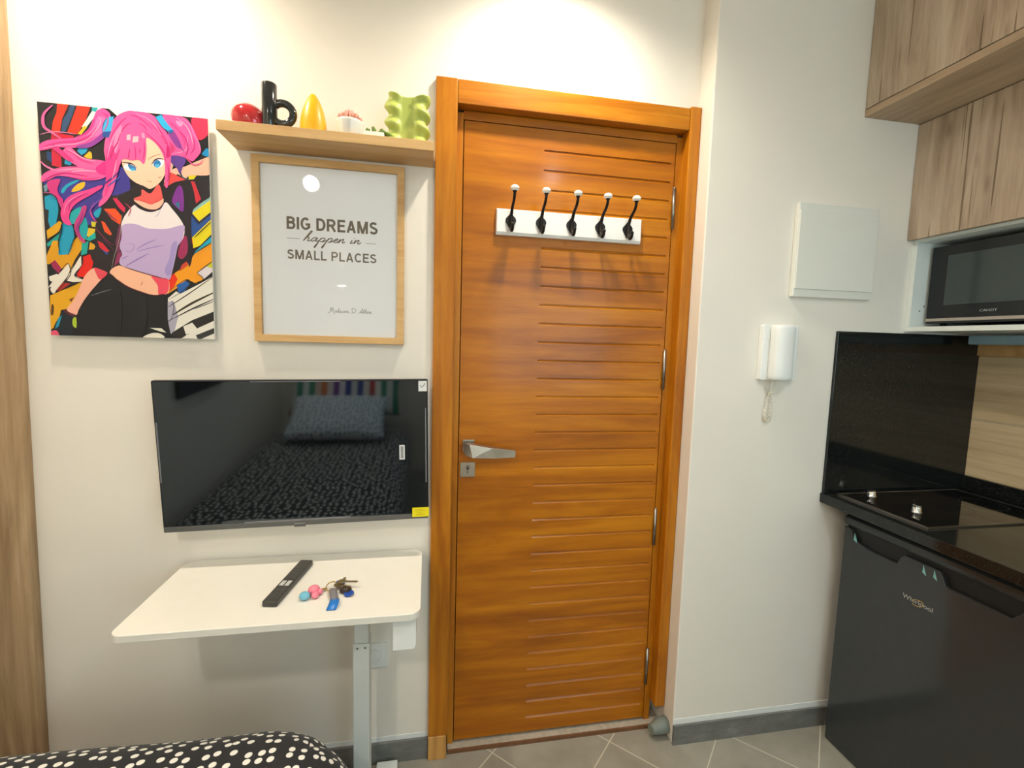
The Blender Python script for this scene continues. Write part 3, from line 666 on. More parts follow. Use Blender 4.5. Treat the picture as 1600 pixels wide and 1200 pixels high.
# ---------------------------------------------------------------- downlights
for i, (x, y, e, col_, ang) in enumerate(DOWNLIGHTS):
    lab = ['round recessed ceiling spotlight above the colourful anime poster', 'round recessed ceiling spotlight above the orange wooden door', 'small round flat ceiling light above the pillow end of the bed', 'small round flat ceiling light added to brighten the open floor'][i]
    d = thing('ceiling_spotlight', lab, 'ceiling light', (x, y, CEIL), 'ceiling lights')
    rr = .0355 if i < 2 else .05
    G().lathe([(rr+.0005, -.001), (rr+.0015, -.008), (rr+.0105, -.009), (rr+.0125, -.004), (rr+.0125, 0)], (x, y, CEIL), 40).build('trim_ring', WHITEM, d)
    bulb = plain('lit_bulb_%d' % i, (255, 244, 220), .5, emit=(col_, 30 if i < 2 else 20))
    G().cyl((x, y, CEIL-.002), (x, y, CEIL-.0045), rr, n=40).build('bulb', bulb, d)
    L = lamp('spotlight_lamp', 'SPOT', (x, y, CEIL-.03), e, col_, spot_size=math.radians(ang), spot_blend=1.0, shadow_soft_size=rr)
    L.parent = d; L.location = (0, 0, -.03 if i < 2 else -.14)

# ---------------------------------------------------------------- door
D = thing('door_1', None, None, (.455, 1.46, 0)); struct(D)
G().box(.014, .0775, 1.455, WALL_Y+.03, .084, 2.177).build('casing', DOORW_V, D, bevel=.0025)
G().box(.0783, .8275, 1.456, WALL_Y+.03, 2.108, 2.176).build('casing', DOORW_L, D, bevel=.002)
G().box(.8283, PIER_X-.0005, 1.453, WALL_Y+.03, .094, 2.182).build('casing', DOORW_V, D, bevel=.004)
tag(G().box(.014, .074, 1.453, WALL_Y+.02, .0, .083).build('casing_block', RAWW, D, bevel=.0015), 'raw pale wooden block at the foot of the left casing')
g = G().box(.0783, .0985, 1.494, 1.56, .0, 2.100)
g.box(.8065, .8283, 1.494, 1.56, .0, 2.100)
G().box(.0985, .8065, 1.494, 1.56, 2.0805, 2.106).build('door_frame', DOORW_L, D, bevel=.001)
g.build('door_frame', DOORW_V, D, bevel=.001)
LY = 1.495; z0, z1 = .025, 2.0775; x0, xg0, xg1, x1 = .1015, .355, .790, .8035
g = G(); g.box(x0, xg0, LY, LY+.04, z0, z1); g.box(xg1, x1, LY, LY+.04, z0, z1)
prof = [(0, z0)]
for i in range(33):
    z = .080+.0604*i
    prof += [(0, z-.0050), (.0042, z+.0008), (.0042, z+.0030), (0, z+.0036)]
prof += [(0, z1)]
ring = prof+[(.04, z1), (.04, z0)]
k = len(ring)
vs = [(xg0, LY+a, b) for a, b in ring]+[(xg1, LY+a, b) for a, b in ring]
g.add(vs, [(i, (i+1) % k, k+(i+1) % k, k+i) for i in range(k)])
leaf = g.build('door_leaf', DOORW_H, D)
# hinges
for za, zb in ((1.802, 1.934), (1.259, 1.391), (.695, .828), (.162, .298)):
    h = G().cyl((.8045, 1.489, za), (.8045, 1.489, zb), .0058, n=20)
    for t_ in (.34, .66):
        zz = za+(zb-za)*t_; h.cyl((.8045, 1.489, zz-.0006), (.8045, 1.489, zz+.0006), .0064, n=20)
    h.ball((.8045, 1.489, zb), .005, .005, .004, 12); h.ball((.8045, 1.489, za), .005, .005, .004, 12)
    h.build('hinge', STEEL, D)
# lever handle
H = thing('lever_handle', None, None, (.134, 1.49, 1.063)); H.parent = D; H.location = Vector((.134, 1.49, 1.063))-ORG['door_1']; H['label'] = 'brushed nickel faceted lever handle'
G().bbox(.1135, .1510, 1.487, LY, 1.046, 1.0855, .002, 2, 'y').build('rose', NICKEL, H, bevel=.0012)
G().cyl((.134, 1.489, 1.062), (.134, 1.458, 1.062), .0105, n=20).build('neck', NICKEL, H)
g = G()
P = [(.1135, 1.466, 1.079), (.116, 1.456, 1.044), (.142, 1.434, 1.0375), (.133, 1.450, 1.078),   # left end: top back, bottom back, front low, front top
     (.205, 1.446, 1.0655), (.218, 1.448, 1.0315), (.282, 1.452, 1.0555), (.282, 1.452, 1.0335),
     (.282, 1.462, 1.0555), (.282, 1.462, 1.0335), (.150, 1.470, 1.078), (.150, 1.470, 1.041)]
g.add(P, [(0, 3, 2, 1), (3, 4, 2), (2, 4, 6, 7, 5), (3, 0, 10), (3, 10, 8, 6, 4), (6, 8, 9, 7), (2, 5, 11), (5, 7, 9, 11), (1, 2, 11), (10, 11, 9, 8), (0, 1, 11, 10)])
g.build('lever', NICKEL, H, bevel=.0006)
K = thing('lock_plate', None, None, (.131, 1.49, .987)); K.parent = D; K.location = Vector((.131, 1.49, .987))-ORG['door_1']; K['label'] = 'square brushed nickel lock plate with keyhole'
G().bbox(.1065, .1550, 1.486, LY, .9625, 1.0105, .0015, 2, 'y').build('plate', NICKEL, K, bevel=.0012)
g = G().cyl((.131, 1.4865, .995), (.131, 1.4845, .995), .0075, n=20); g.box(.128, .134, 1.4845, 1.4865, .974, .992)
g.build('cylinder', STEEL, K)
g = G().box(.1303, .1317, 1.4835, 1.4848, .990, 1.000); g.build('keyhole', DARKG, K)
# threshold
G().box(.079, .8625, 1.4745, 1.55, 0, .0145).build('threshold', GROUT, D, bevel=.001)
tag(G().box(.079, .8625, 1.468, 1.4745, 0, .0125).build('threshold_strip', BROWNS, D), 'brown strip along the foot of the threshold')

# pipe stub
g = G().tube([(.8665, 1.436, .040), (.838, 1.432, .040), (.806, 1.424, .038), (.800, 1.4225, .038)], [.027, .027, .0175, .0170], 24)
tag(g.build('pipe_stub', PIPEP), 'short grey plastic pipe stub at the foot of the wall corner beside the door', 'pipe')

# ---------------------------------------------------------------- coat rack
R = thing('coat_rack', 'white board with five black iron hooks hung on the orange door', 'coat rack', (.4475, 1.485, 1.742))
g = G()
a, b_ = .2045, .6905
g.add([(a, LY, 1.742), (b_, LY, 1.742), (b_, LY, 1.822), (a, LY, 1.822), (a+.002, 1.479, 1.751), (b_-.002, 1.479, 1.751), (b_-.002, 1.479, 1.819), (a+.002, 1.479, 1.819), (a, 1.485, 1.742), (b_, 1.485, 1.742), (b_, 1.485, 1.822), (a, 1.485, 1.822)],
      [(4, 5, 6, 7), (8, 9, 5, 4), (9, 10, 6, 5), (10, 11, 7, 6), (11, 8, 4, 7), (0, 1, 9, 8), (1, 2, 10, 9), (2, 3, 11, 10), (3, 0, 8, 11), (3, 2, 1, 0)])
g.build('backboard', WHITEM, R, bevel=.001)
for hx in (.250, .3475, .448, .545, .640):
    h = G(); y = 1.479
    # backplate: rounded lobes
    pr = spline([(0, .026), (.0075, .017), (.0150, .009), (.0165, .0), (.0120, -.009), (.0065, -.017), (0, -.026), (-.0065, -.017), (-.0120, -.009), (-.0165, 0), (-.0150, .009), (-.0075, .017)], 3, True)
    h.prism(pr, y-.0045, y, lambda A, B, T: (hx+A, T, 1.783+B))
    up = spline([(hx, y-.004, 1.772), (hx, y-.007, 1.788), (hx, y-.011, 1.802), (hx, y-.026, 1.820), (hx, y-.048, 1.833), (hx, y-.059, 1.846), (hx, y-.061, 1.858)], 4)
    n_ = len(up); h.tube(up, [.0064-.0020*min(1, i/n_*1.6) for i in range(n_)], 10)
    h.lathe([(.0035, -.004), (.0052, .001), (.0085, .005), (.0095, .007), (.0001, .0075)], (hx, y-.061, 1.8545), 16)
    dn = spline([(hx, y-.004, 1.790), (hx, y-.008, 1.776), (hx, y-.013, 1.761), (hx, y-.024, 1.751), (hx, y-.035, 1.754), (hx, y-.040, 1.766)], 4)
    n_ = len(dn); h.tube(dn, [.0062-.0016*i/n_ for i in range(n_)], 10); h.ball(dn[-1], .0056)
    hk = h.build('hook', IRON, R)
    kb = G().ball((hx, y-.061, 1.8665), .0138, .0138, .0098).build('knob', plain('white_porcelain', (244, 242, 234), .12, var=.005, coat=.5) if hx == .250 else bpy.data.materials['white_porcelain'], None)
    kb.parent = hk; kb.location = ORG[kb.name]-ORG[hk.name]

# ---------------------------------------------------------------- poster with printed artwork
PX0, PX1, PZ0, PZ1 = -.998, -.5985, 1.3905, 1.9885
P = thing('poster', 'unframed glossy poster of a pink-haired anime girl over graffiti', 'poster', ((PX0+PX1)/2, 1.46, PZ0))
G().box(PX0, PX1, 1.4545, 1.4600, PZ0, PZ1).build('acrylic_sheet', WHITEM, P)
def clip(poly, w, h):
    for ax, lim, sg in ((0, 0, 1), (0, w, -1), (1, 0, 1), (1, h, -1)):
        out = []
        for i, p in enumerate(poly):
            q = poly[i-1]; a = (p[ax]-lim)*sg >= 0; b = (q[ax]-lim)*sg >= 0
            if a != b:
                t = (lim-q[ax])/(p[ax]-q[ax]); out.append((q[0]+t*(p[0]-q[0]), q[1]+t*(p[1]-q[1])))
            if a: out.append(p)
        poly = out
        if not poly: break
    return poly
from mathutils.geometry import tessellate_polygon
def tri2(poly):
    ded = [p for i, p in enumerate(poly) if (Vector(p)-Vector(poly[i-1])).length > 1e-4]
    return ded, tessellate_polygon([[Vector((x, y, 0)) for x, y in ded]])
g = G()
g_lines = ART.strip().split('\n')
for li, l in enumerate(g_lines):
    tk = l.split(); c = srgb(tk[0]); pts = [tuple(float(v) for v in q.split(',')) for q in tk[2:]]
    yy = 1.4544-.000012*li
    def put(poly):
        poly = clip(poly, 399.5, 598)
        if len(poly) < 3: return
        ded, tr = tri2(poly)
        g.add([(PX0+u/1000, yy, PZ1-v/1000) for u, v in ded], [tuple(t) for t in tr], False, c)
    if tk[1] == 'p': put(pts)
    elif tk[1] == 's': put(spline(pts, 4, True))
    else:
        rb = ribbon(spline(pts, 5), float(tk[1])*1.25)
        for i in range(len(rb)-1): put([rb[i][0], rb[i][1], rb[i+1][1], rb[i+1][0]])
g.build('artwork', PRINT, P, colors=True)
for sx in (PX0+.04, PX1-.04):
    for sz in (PZ0+.05, PZ1-.05): G().cyl((sx, 1.460, sz), (sx, WALL_Y, sz), .008, n=14).build('spacer', WHITEM, P)

# ---------------------------------------------------------------- lettering helpers
def text_g(txt, x0, x1, z0, z1, y, bold=.0, shear=0, face='y', depth=.0003):
    """text fitted into a box on a plane facing -y ('y') or -x ('x', x0/x1 are then y values running towards the camera)"""
    cu = bpy.data.curves.new('t', 'FONT'); cu.body = txt; cu.size = 1; cu.offset = bold; cu.shear = shear
    ob = bpy.data.objects.new('t', cu); COL.objects.link(ob)
    dg = bpy.context.evaluated_depsgraph_get(); me = bpy.data.meshes.new_from_object(ob.evaluated_get(dg))
    vs = [v.co.copy() for v in me.vertices]; fs = [tuple(p.vertices) for p in me.polygons]
    bpy.data.objects.remove(ob); bpy.data.curves.remove(cu); bpy.data.meshes.remove(me)
    a0, a1 = min(v.x for v in vs), max(v.x for v in vs); b0, b1 = min(v.y for v in vs), max(v.y for v in vs)
    gg = G()
    pos = []
    for v in vs:
        s = x0+(v.x-a0)/(a1-a0)*(x1-x0); z = z0+(v.y-b0)/(b1-b0)*(z1-z0)
        pos.append((s, y, z) if face == 'y' else (y, s, z))
    gg.add(pos, fs); return gg
def strokes_g(strokes, x0, x1, z0, z1, y, w, box, sh=0, gg=None):
    """hand-written strokes given in glyph space box=(u0,u1,v0,v1) laid on a plane facing -y"""
    gg = gg or G(); u0, u1, v0, v1 = box
    for i, s in enumerate(strokes):
        pts = [(x0+(u+sh*v-u0)/(u1-u0)*(x1-x0), z0+(v-v0)/(v1-v0)*(z1-z0)) for u, v in s]
        rb = ribbon(spline(pts, 6), w, False)
        vs = []; 
        for a, b in rb: vs += [(a[0], y-.00002*i, a[1]), (b[0], y-.00002*i, b[1])]
        gg.add(vs, [(2*j, 2*j+1, 2*j+3, 2*j+2) for j in range(len(rb)-1)])
    return gg

# ---------------------------------------------------------------- framed quote
FX0, FX1, FZ0, FZ1 = -.4925, -.0745, 1.3885, 1.909
Fm = thing('picture_frame', 'light oak framed quote print hung directly under the shelf', 'picture frame', ((FX0+FX1)/2, 1.463, FZ0))
w = .0205
g = G()
for q in ([(FX0, FZ0), (FX1, FZ0), (FX1-w, FZ0+w), (FX0+w, FZ0+w)], [(FX1, FZ0), (FX1, FZ1), (FX1-w, FZ1-w), (FX1-w, FZ0+w)],
          [(FX1, FZ1), (FX0, FZ1), (FX0+w, FZ1-w), (FX1-w, FZ1-w)], [(FX0, FZ1), (FX0, FZ0), (FX0+w, FZ0+w), (FX0+w, FZ1-w)]):
    g.prism(q, 1.4525, WALL_Y-.0005, lambda A, B, T: (A, T, B))
g.build('frame', LOAK, Fm, bevel=.0008)
G().box(FX0+w-.002, FX1-w+.002, 1.4640, 1.4690, FZ0+w-.002, FZ1-w+.002).build('print', PAPER, Fm)
G().box(FX0+w-.002, FX1-w+.002, 1.4575, 1.4595, FZ0+w-.002, FZ1-w+.002).build('glass', PANE, Fm)
ty = 1.4638
def arc(cx, cy, rx, ry, a0, a1, n=14): return [(cx+rx*math.cos(math.radians(a0+(a1-a0)*k/n)), cy+ry*math.sin(math.radians(a0+(a1-a0)*k/n))) for k in range(n+1)]
W2 = .085   # half stroke
GL = {
 'B': (.64, [[(W2, 0), (W2, 1)], [(W2, 1-W2), (.34, 1-W2)]+arc(.34, .735, .175, .18, 90, -90)+[(W2, .555)], [(W2, .555-.02), (.36, .535)]+arc(.36, .31, .195, .225, 90, -90)+[(W2, W2)]]),
 'I': (.17, [[(W2, 0), (W2, 1)]]), 'L': (.54, [[(W2, 0), (W2, 1)], [(W2, W2), (.54, W2)]]),
 'G': (.72, [arc(.37, .5, .285, .415, 48, 322), [(.59, .20), (.635, .20), (.635, .48)], [(.38, .445), (.72, .445)]]),
 'D': (.68, [[(W2, 0), (W2, 1)], [(W2, 1-W2), (.30, 1-W2)]+arc(.30, .5, .295, .415, 90, -90, 18)+[(W2, W2)]]),
 'R': (.70, [[(W2, 0), (W2, 1)], [(W2, 1-W2), (.38, 1-W2)]+arc(.38, .70, .185, .215, 90, -90)+[(W2, .485)], [(.36, .47), (.62, .0)]]),
 'E': (.58, [[(W2, 0), (W2, 1)], [(W2, 1-W2), (.58, 1-W2)], [(W2, .52), (.54, .52)], [(W2, W2), (.60, W2)]]),
 'A': (.72, [[(.09, 0), (.36, .98)], [(.63, 0), (.36, .98)], [(.20, .29), (.52, .29)]]),
 'M': (.82, [[(W2, 0), (W2, 1)], [(.735, 0), (.735, 1)], [(.11, 1), (.41, .0)], [(.71, 1), (.41, .0)]]),
 'S': (.64, [arc(.33, .715, .22, .20, 28, 182, 10)[:]+[(.14, .62), (.30, .53), (.46, .46), (.56, .38)]+arc(.325, .285, .235, .20, 0, -160, 12)]),
 'P': (.64, [[(W2, 0), (W2, 1)], [(W2, 1-W2), (.36, 1-W2)]+arc(.36, .69, .195, .225, 90, -90)+[(W2, .465)]]),
 'C': (.70, [arc(.375, .5, .29, .415, 42, 318, 20)]), ' ': (.24, [])}
def block(txt, x0, x1, z0, z1, y, wt):
    adv = [GL[c][0] for c in txt]; tot = sum(adv)+.11*(len(txt)-1); s = (x1-x0)/tot; hz = z1-z0
    g = G(); x = 0; k = 0
    for c in txt:
        for st in GL[c][1]:
            pts = [(x0+(x+u)*s, z0+v*hz) for u, v in st]
            rb = ribbon(pts, wt, False)
            vs = []
            for a_, b_ in rb: vs += [(a_[0], y-.00002*(k % 3), a_[1]), (b_[0], y-.00002*(k % 3), b_[1])]
            g.add(vs, [(2*j_, 2*j_+1, 2*j_+3, 2*j_+2) for j_ in range(len(rb)-1)]); k += 1
        x += GL[c][0]+.11
    return g
block('BIG DREAMS', -.4045, -.1525, 1.7125, 1.7475, ty, .0066).build('lettering', INKB, Fm)
block('SMALL PLACES', -.4045, -.1555, 1.6285, 1.6550, ty, .0045).build('lettering', INKB, Fm)
hs = [[(0, 0), (.35, .9), (.75, 2.1), (.85, 2.6), (.65, 2.5), (.3, 1.2), (.0, 0)], [(.05, .3), (.4, .9), (.7, .95), (.68, .5), (.6, .1), (.85, .05), (1.1, .3)],
      [(1.9, .8), (1.6, 1.0), (1.25, .7), (1.15, .2), (1.4, .0), (1.75, .5), (1.95, 1.0), (1.8, .2), (2.0, .02), (2.3, .4)],
      [(2.5, 1.0), (2.3, .2), (2.05, -1.2), (1.95, -1.6), (1.85, -1.4), (2.25, -.1)], [(2.4, .6), (2.7, 1.0), (3.0, .95), (3.0, .5), (2.7, .0), (2.45, .1)], [(2.8, .0), (3.1, .15), (3.35, .5)],
      [(3.6, 1.0), (3.4, .2), (3.15, -1.2), (3.05, -1.6), (2.95, -1.4), (3.35, -.1)], [(3.5, .6), (3.8, 1.0), (4.1, .95), (4.1, .5), (3.8, .0), (3.55, .1)], [(3.9, .0), (4.2, .15), (4.45, .45)],
      [(4.45, .45), (4.8, .6), (4.95, .9), (4.75, 1.0), (4.5, .6), (4.5, .15), (4.75, 0), (5.1, .3), (5.3, .9)],
      [(5.3, 1.0), (5.15, .0), (5.45, .7), (5.75, 1.0), (5.8, .8), (5.7, .2), (5.85, .0), (6.1, .3)],
      [(7.1, .9), (6.95, .3), (7.0, .0), (7.3, .3)], [(7.25, 1.45), (7.3, 1.55)], [(7.6, 1.0), (7.45, 0), (7.75, .7), (8.05, 1.0), (8.1, .8), (8.0, .2), (8.2, 0), (8.5, .4)]]
g = strokes_g(hs, -.362, -.197, 1.6645, 1.706+.004, ty, .0028, (-.1, 8.7, -1.6, 2.6), .18)
g = strokes_g([[(0, 0), (1, 0)]], -.4035, -.3705, 1.6868, 1.6878, ty, .0012, (0, 1, 0, 1), 0, g)
g = strokes_g([[(0, 0), (1, 0)]], -.186, -.157, 1.6850, 1.6860, ty, .0012, (0, 1, 0, 1), 0, g)
g.build('lettering', INKB, Fm)
sg = [[(0, .0), (.5, .1), (.9, 1.6), (1.0, 1.9), (1.1, .4), (1.6, 1.8), (1.7, .2), (2.1, -.5)], [(2.6, .8), (2.2, .6), (2.3, .05), (2.8, .7), (2.8, .1), (3.1, .4), (3.4, 1.6), (3.3, .1), (3.7, .3), (4.1, .8), (3.8, .5), (3.9, .05), (4.4, .3), (4.7, .8), (4.5, .3), (4.8, .1), (5.1, .7), (5.2, .1), (5.5, .8), (5.7, .7), (5.7, .1), (6.1, .8), (6.3, .1), (6.6, .3)],
      [(7.4, 1.6), (7.4, .2), (7.2, .0), (8.3, .4), (8.5, 1.4), (7.8, 1.9), (7.1, 1.3)], [(8.9, .0), (8.95, .05)],
      [(9.4, .0), (10.2, .8), (10.6, 1.8), (10.7, .1), (9.8, .7), (10.9, .5), (11.2, 1.7), (11.1, .1), (11.5, .8), (11.8, 1.7), (11.6, .1), (12, .3), (12.4, .7), (12.1, .7), (12.2, .1), (12.7, .4), (12.9, .8), (12.8, .1), (13.2, .8), (13.3, .1), (13.6, .3)]]
strokes_g(sg, -.294, -.166, 1.4745, 1.4935, ty, .0011, (0, 13.8, -.5, 1.9), .0).build('signature', INKG, Fm)

# ---------------------------------------------------------------- floating shelf and its ornaments
SZ = 1.9465
tag(G().box(-.535, .0085, 1.343, WALL_Y-.0005, 1.921, SZ).build('floating_shelf', LOAK, bevel=.001), 'light oak floating wall shelf above the framed quote, holding ornaments', 'shelf')
# red pebble vase
g = G(); vs = []; fs = []; n, mm = 40, 22
for i in range(mm+1):
    v = i/mm
    for k_ in range(n):
        t = 2*PI*k_/n
        r = math.sin(PI*min(1, .06+.94*v)) if v > .02 else .55
        h = (1-math.cos(PI*v))/2
        r = max(1e-4, (max(0, 1-(2*h-.72)**2/1.66))**.5 if h < .999 else 1e-4)
        x = .044*r*math.cos(t)+.010*(1-h); y_ = .036*r*math.sin(t)
        vs.append((-.476+x, 1.386+y_, SZ+.0005+.0625*h))
for i in range(mm): fs += [(i*n+k_, i*n+(k_+1) % n, (i+1)*n+(k_+1) % n, (i+1)*n+k_) for k_ in range(n)]
g.add(vs, fs, True); g.add(vs[:n], [tuple(range(n))]); g.add(vs[-n:], [tuple(range(n))], True)
tag(g.build('pebble_vase', REDG), 'glossy red rounded pebble ornament at the left end of the shelf', 'ornament')
# black vase with a loop
V = thing('loop_vase', 'black ceramic tube vase with a ring, shaped like a letter b, on shelf', 'vase', (-.41, 1.395, SZ))
g = G().lathe([(.0001, .0), (.0178, 0), (.0188, .002), (.0188, .110), (.0178, .1118), (.0155, .111), (.0150, .09), (.0001, .088)], (-.4165, 1.372, SZ), 32)
g.build('tube', BLACKG, V)
g = G(); ring = []
cx, cz, R0, r0 = -.3845, SZ+.0410, .0262, .0098
pts = [(cx+R0*math.cos(a), 1.372, cz+R0*math.sin(a)) for a in [math.radians(150-300*i/36) for i in range(37)]]
pts = [(-.4165, 1.372, pts[0][2]+.004)]+pts+[(-.4165, 1.372, pts[-1][2]-.004)]
g.tube(pts, r0, 18); g.build('ring', BLACKG, V)
# yellow
pr = spline([(.0335, 0), (.0335, .014), (.0318, .034), (.0275, .055), (.0205, .076), (.0125, .092), (.0055, .1015), (.0001, .1040)], 5)
tag(G().lathe([(.0001, 0)]+pr, (-.310, 1.380, SZ), 40).build('bullet_vase', YELG), 'yellow smooth pointed dome ornament in the middle of the shelf', 'ornament')
# white pot with pink succulent
V = thing('potted_succulent', 'small round white pot with a pink succulent on shelf', 'potted plant', (-.219, 1.395, SZ))
G().lathe([(.0001, 0), (.0265, 0), (.0290, .003), (.0352, .036), (.0362, .041), (.0350, .042), (.0330, .039), (.0300, .034), (.0001, .034)], (-.217, 1.382, SZ), 36).build('pot', POTW, V)
g = G(); rnd = random.Random(3)
for ring_, (nn, rr, zz, tilt) in enumerate(((10, .024, .047, .9), (8, .015, .055, .6), (5, .006, .061, .25))):
    for i in range(nn):
        a = 2*PI*i/nn+ring_*.4; c = Vector((-.217+rr*math.cos(a), 1.382+rr*math.sin(a), SZ+zz)); dr = Vector((math.cos(a)*tilt, math.sin(a)*tilt, 1)).normalized()
        g.tube([c-dr*.006, c, c+dr*.007, c+dr*.0115], [.004, .0062, .0056, .0012], 8)
g.build('succulent', PINKS, V)
V = thing('potted_succulent', 'tiny low white dish with a dark green succulent beside the bubble vase', 'potted plant', (-.150, 1.375, SZ))
G().bbox(-.1800, -.1240, 1.352, 1.398, SZ, SZ+.0135, .006, 4, 'z').build('pot', POTW, V, bevel=.0012)
g = G(); rnd = random.Random(5)
for i in range(22):
    c = Vector((-.152+rnd.uniform(-.024, .026), 1.375+rnd.uniform(-.014, .014), SZ+.012)); dr = Vector((rnd.uniform(-.6, .9), rnd.uniform(-.5, .5), .8)).normalized()
    L_ = rnd.uniform(.010, .018)
    g.tube([c, c+dr*L_*.5, c+dr*L_], [.0042, .0050, .0015], 8)
for i in range(6):
    c = Vector((-.130+.006*i, 1.362, SZ+.020-.0026*i)); g.ball(c, .0042, .0042, .005, 8)
g.build('succulent', GREENS, V)
# green bubble vase
g = G(); H_ = .120; nz, nn = 64, 72; vs = []
for i in range(nz+1):
    z = H_*i/nz
    for k_ in range(nn):
        t = 2*PI*k_/nn; 
        u = math.cos(t); v = math.sin(t)
        # two round columns joined by a flat web
        side = 1 if u > 0 else -1
        cxx = .034*side
        bx = .0228
        tt = t if side > 0 else t
        a = abs(u)
        if a > .30:
            q = (a-.30)/.70; ang = math.pi*.62*(1-q)**.85 if True else 0
            ang = (1-q)*2.25
            th = (1 if v > 0 else -1)*ang; th = th if side > 0 else PI-th
            bx = .0228+.0060*math.sin(2*PI*z/.041+th+2.6)*min(1, (2.25-ang)/.5+.15)
            x = cxx+side*bx*math.cos(ang); y_ = (1 if v > 0 else -1)*bx*math.sin(ang)
        else:
            q = a/.30; xe = .034-.0225*.63; x = side*q*xe; y_ = (1 if v > 0 else -1)*(.0128+.0015*q)
        top = .0075*min(1, abs(x)/.045)**2*max(0, (i/nz-.8)/.2)
        vs.append((-.0640+x, 1.386+y_, SZ+z+top))
fs = [(i*nn+k_, i*nn+(k_+1) % nn, (i+1)*nn+(k_+1) % nn, (i+1)*nn+k_) for i in range(nz) for k_ in range(nn)]
g.add(vs, fs, True); g.add(vs[:nn], [tuple(range(nn))]); g.add(vs[-nn:], [tuple(range(nn))])
tag(g.build('bubble_vase', GRNG), 'light green vase with twisted bubbly sides at the right end of shelf', 'vase')

# ---------------------------------------------------------------- television
T = thing('television', 'black flat television with stickers and peeling film, mounted on the white wall', 'television', (-.3625, 1.3975, 1.0685))
T.rotation_euler = (math.atan(.017/.43), -math.radians(1.05), 0)
def local(parent):
    """make children of a rotated thing: geometry given in the thing's own frame"""
    base = ORG[parent.name]
    return lambda x0, x1, y0, y1, z0, z1: (x0+base.x, x1+base.x, y0+base.y, y1+base.y, z0+base.z, z1+base.z)
B = local(T); hw, hh = .3655, .2150
G().bbox(*B(-hw, hw, .0012, .018, -hh, hh), .004, 3, 'y').build('casing', TVB, T, bevel=.001)
G().box(*B(-hw+.004, hw-.004, -.0002, .002, -hh+.016, hh-.004)).build('screen', TVS, T)
G().box(*B(-hw+.002, hw-.002, -.0022, .0014, -hh+.0005, -hh+.0155)).build('lower_bezel', TVG, T, bevel=.0008)
g = G().box(*B(-.022, .010, -.0034, -.0021, -hh-.003, -hh+.003)); g.build('sensor', TVG, T)
bx = ORG[T.name]
text_g('SAMSUNG', bx.x-.022, bx.x+.008, bx.z-hh+.0045, bx.z-hh+.0085, bx.y-.0024, .03).build('logo', LOGO, T)
G().box(*B(-.24, .24, .018, .045, -.17, .12)).build('back_housing', TVB, T, bevel=.008)
G().box(*B(-.10, .10, .045, .068, -.10, .10)).build('wall_bracket', TVB, T)
st = G().box(*B(.3385, .3630, -.0012, .0001, .1795, .2105)).build('sticker', STICKW, T)
g = strokes_g([[(0, .6), (.35, .1), (1, 1)]], bx.x+.344, bx.x+.358, bx.z+.190, bx.z+.204, bx.y-.0014, .0016, (0, 1, 0, 1)); o = g.build('tick_mark', INK, T)
G().box(*B(.281, .2965, -.0012, .0001, -.0265, .018)).build('sticker', STICKW, T)
g = G(); rnd = random.Random(4); z = bx.z-.0225
while z < bx.z+.014:
    h_ = rnd.uniform(.0004, .0013); g.box(bx.x+.2845, bx.x+.2930, bx.y-.0014, bx.y-.0011, z, z+h_); z += h_+rnd.uniform(.0004, .0012)
g.build('barcode', INK, T)
G().box(*B(.3165, .3665, -.0036, -.0016, -.2085, -.1795)).build('sticker', STICKY, T)
g = G()
for zz, xa, xb in ((-.185, .325, .350), (-.190, .322, .356), (-.196, .330, .345), (-.201, .327, .352)): g.box(bx.x+xa, bx.x+xb, bx.y-.0039, bx.y-.0035, bx.z+zz, bx.z+zz+.0011)
g.build('sticker_print', plain('olive_sticker_ink', (170, 150, 20), .6), T)
film = plain('peeling_clear_film', (120, 122, 126), .2)
for q in ((-.120, .120, -.0012, -.0002, hh-.0055, hh-.0035), (-.155, .135, -.0018, -.0003, -hh+.0150, -hh+.0195), (-hw+.004, -hw+.0075, -.0012, -.0002, -.07, .10), (hw-.0085, hw-.005, -.0012, -.0002, -.10, .13)): G().box(*B(*q)).build('protective_film', film, T)

# ---------------------------------------------------------------- desk
Dk = thing('folding_desk', 'white narrow desk with rounded corners on one steel leg under the television', 'desk', (-.35, 1.285, 0))
G().prism(rrect(-.693, -.0115, 1.106, 1.466, [.035, .035, .028, .030], 8), .717, .735, lambda a, c, t: (a, c, t)).build('desk_top', DESKW, Dk, bevel=.0018, seg=3)
lg = G(); lg.box(-.1990, -.1545, 1.285, 1.335, .0, .548); lg.build('leg', DESKM, Dk, bevel=.002)
lg = G(); lg.box(-.1965, -.1570, 1.288, 1.332, .548, .717); lg.build('upper_leg', DESKM, Dk, bevel=.002)
g = G()
for sx in (-.187, -.166): g.cyl((sx, 1.2855, .5355), (sx, 1.2835, .5355), .0024, n=12)
g.build('bolt', STEEL, Dk)
G().box(-.150, -.084, .98, 1.445, 0, .028).build('foot', DESKM, Dk, bevel=.003)
G().box(-.21, -.084, 1.29, 1.33, .0, .022).build('foot_bracket', DESKM, Dk, bevel=.002)
G().bbox(-.0805, -.0225, 1.14, 1.26, .619, .717, [.0, .0, .002, .012], 5, 'y').build('fold_bracket', PLAST, Dk, bevel=.0015)
G().box(-.60, -.10, 1.29, 1.33, .700, .717).build('cross_rail', DESKM, Dk)

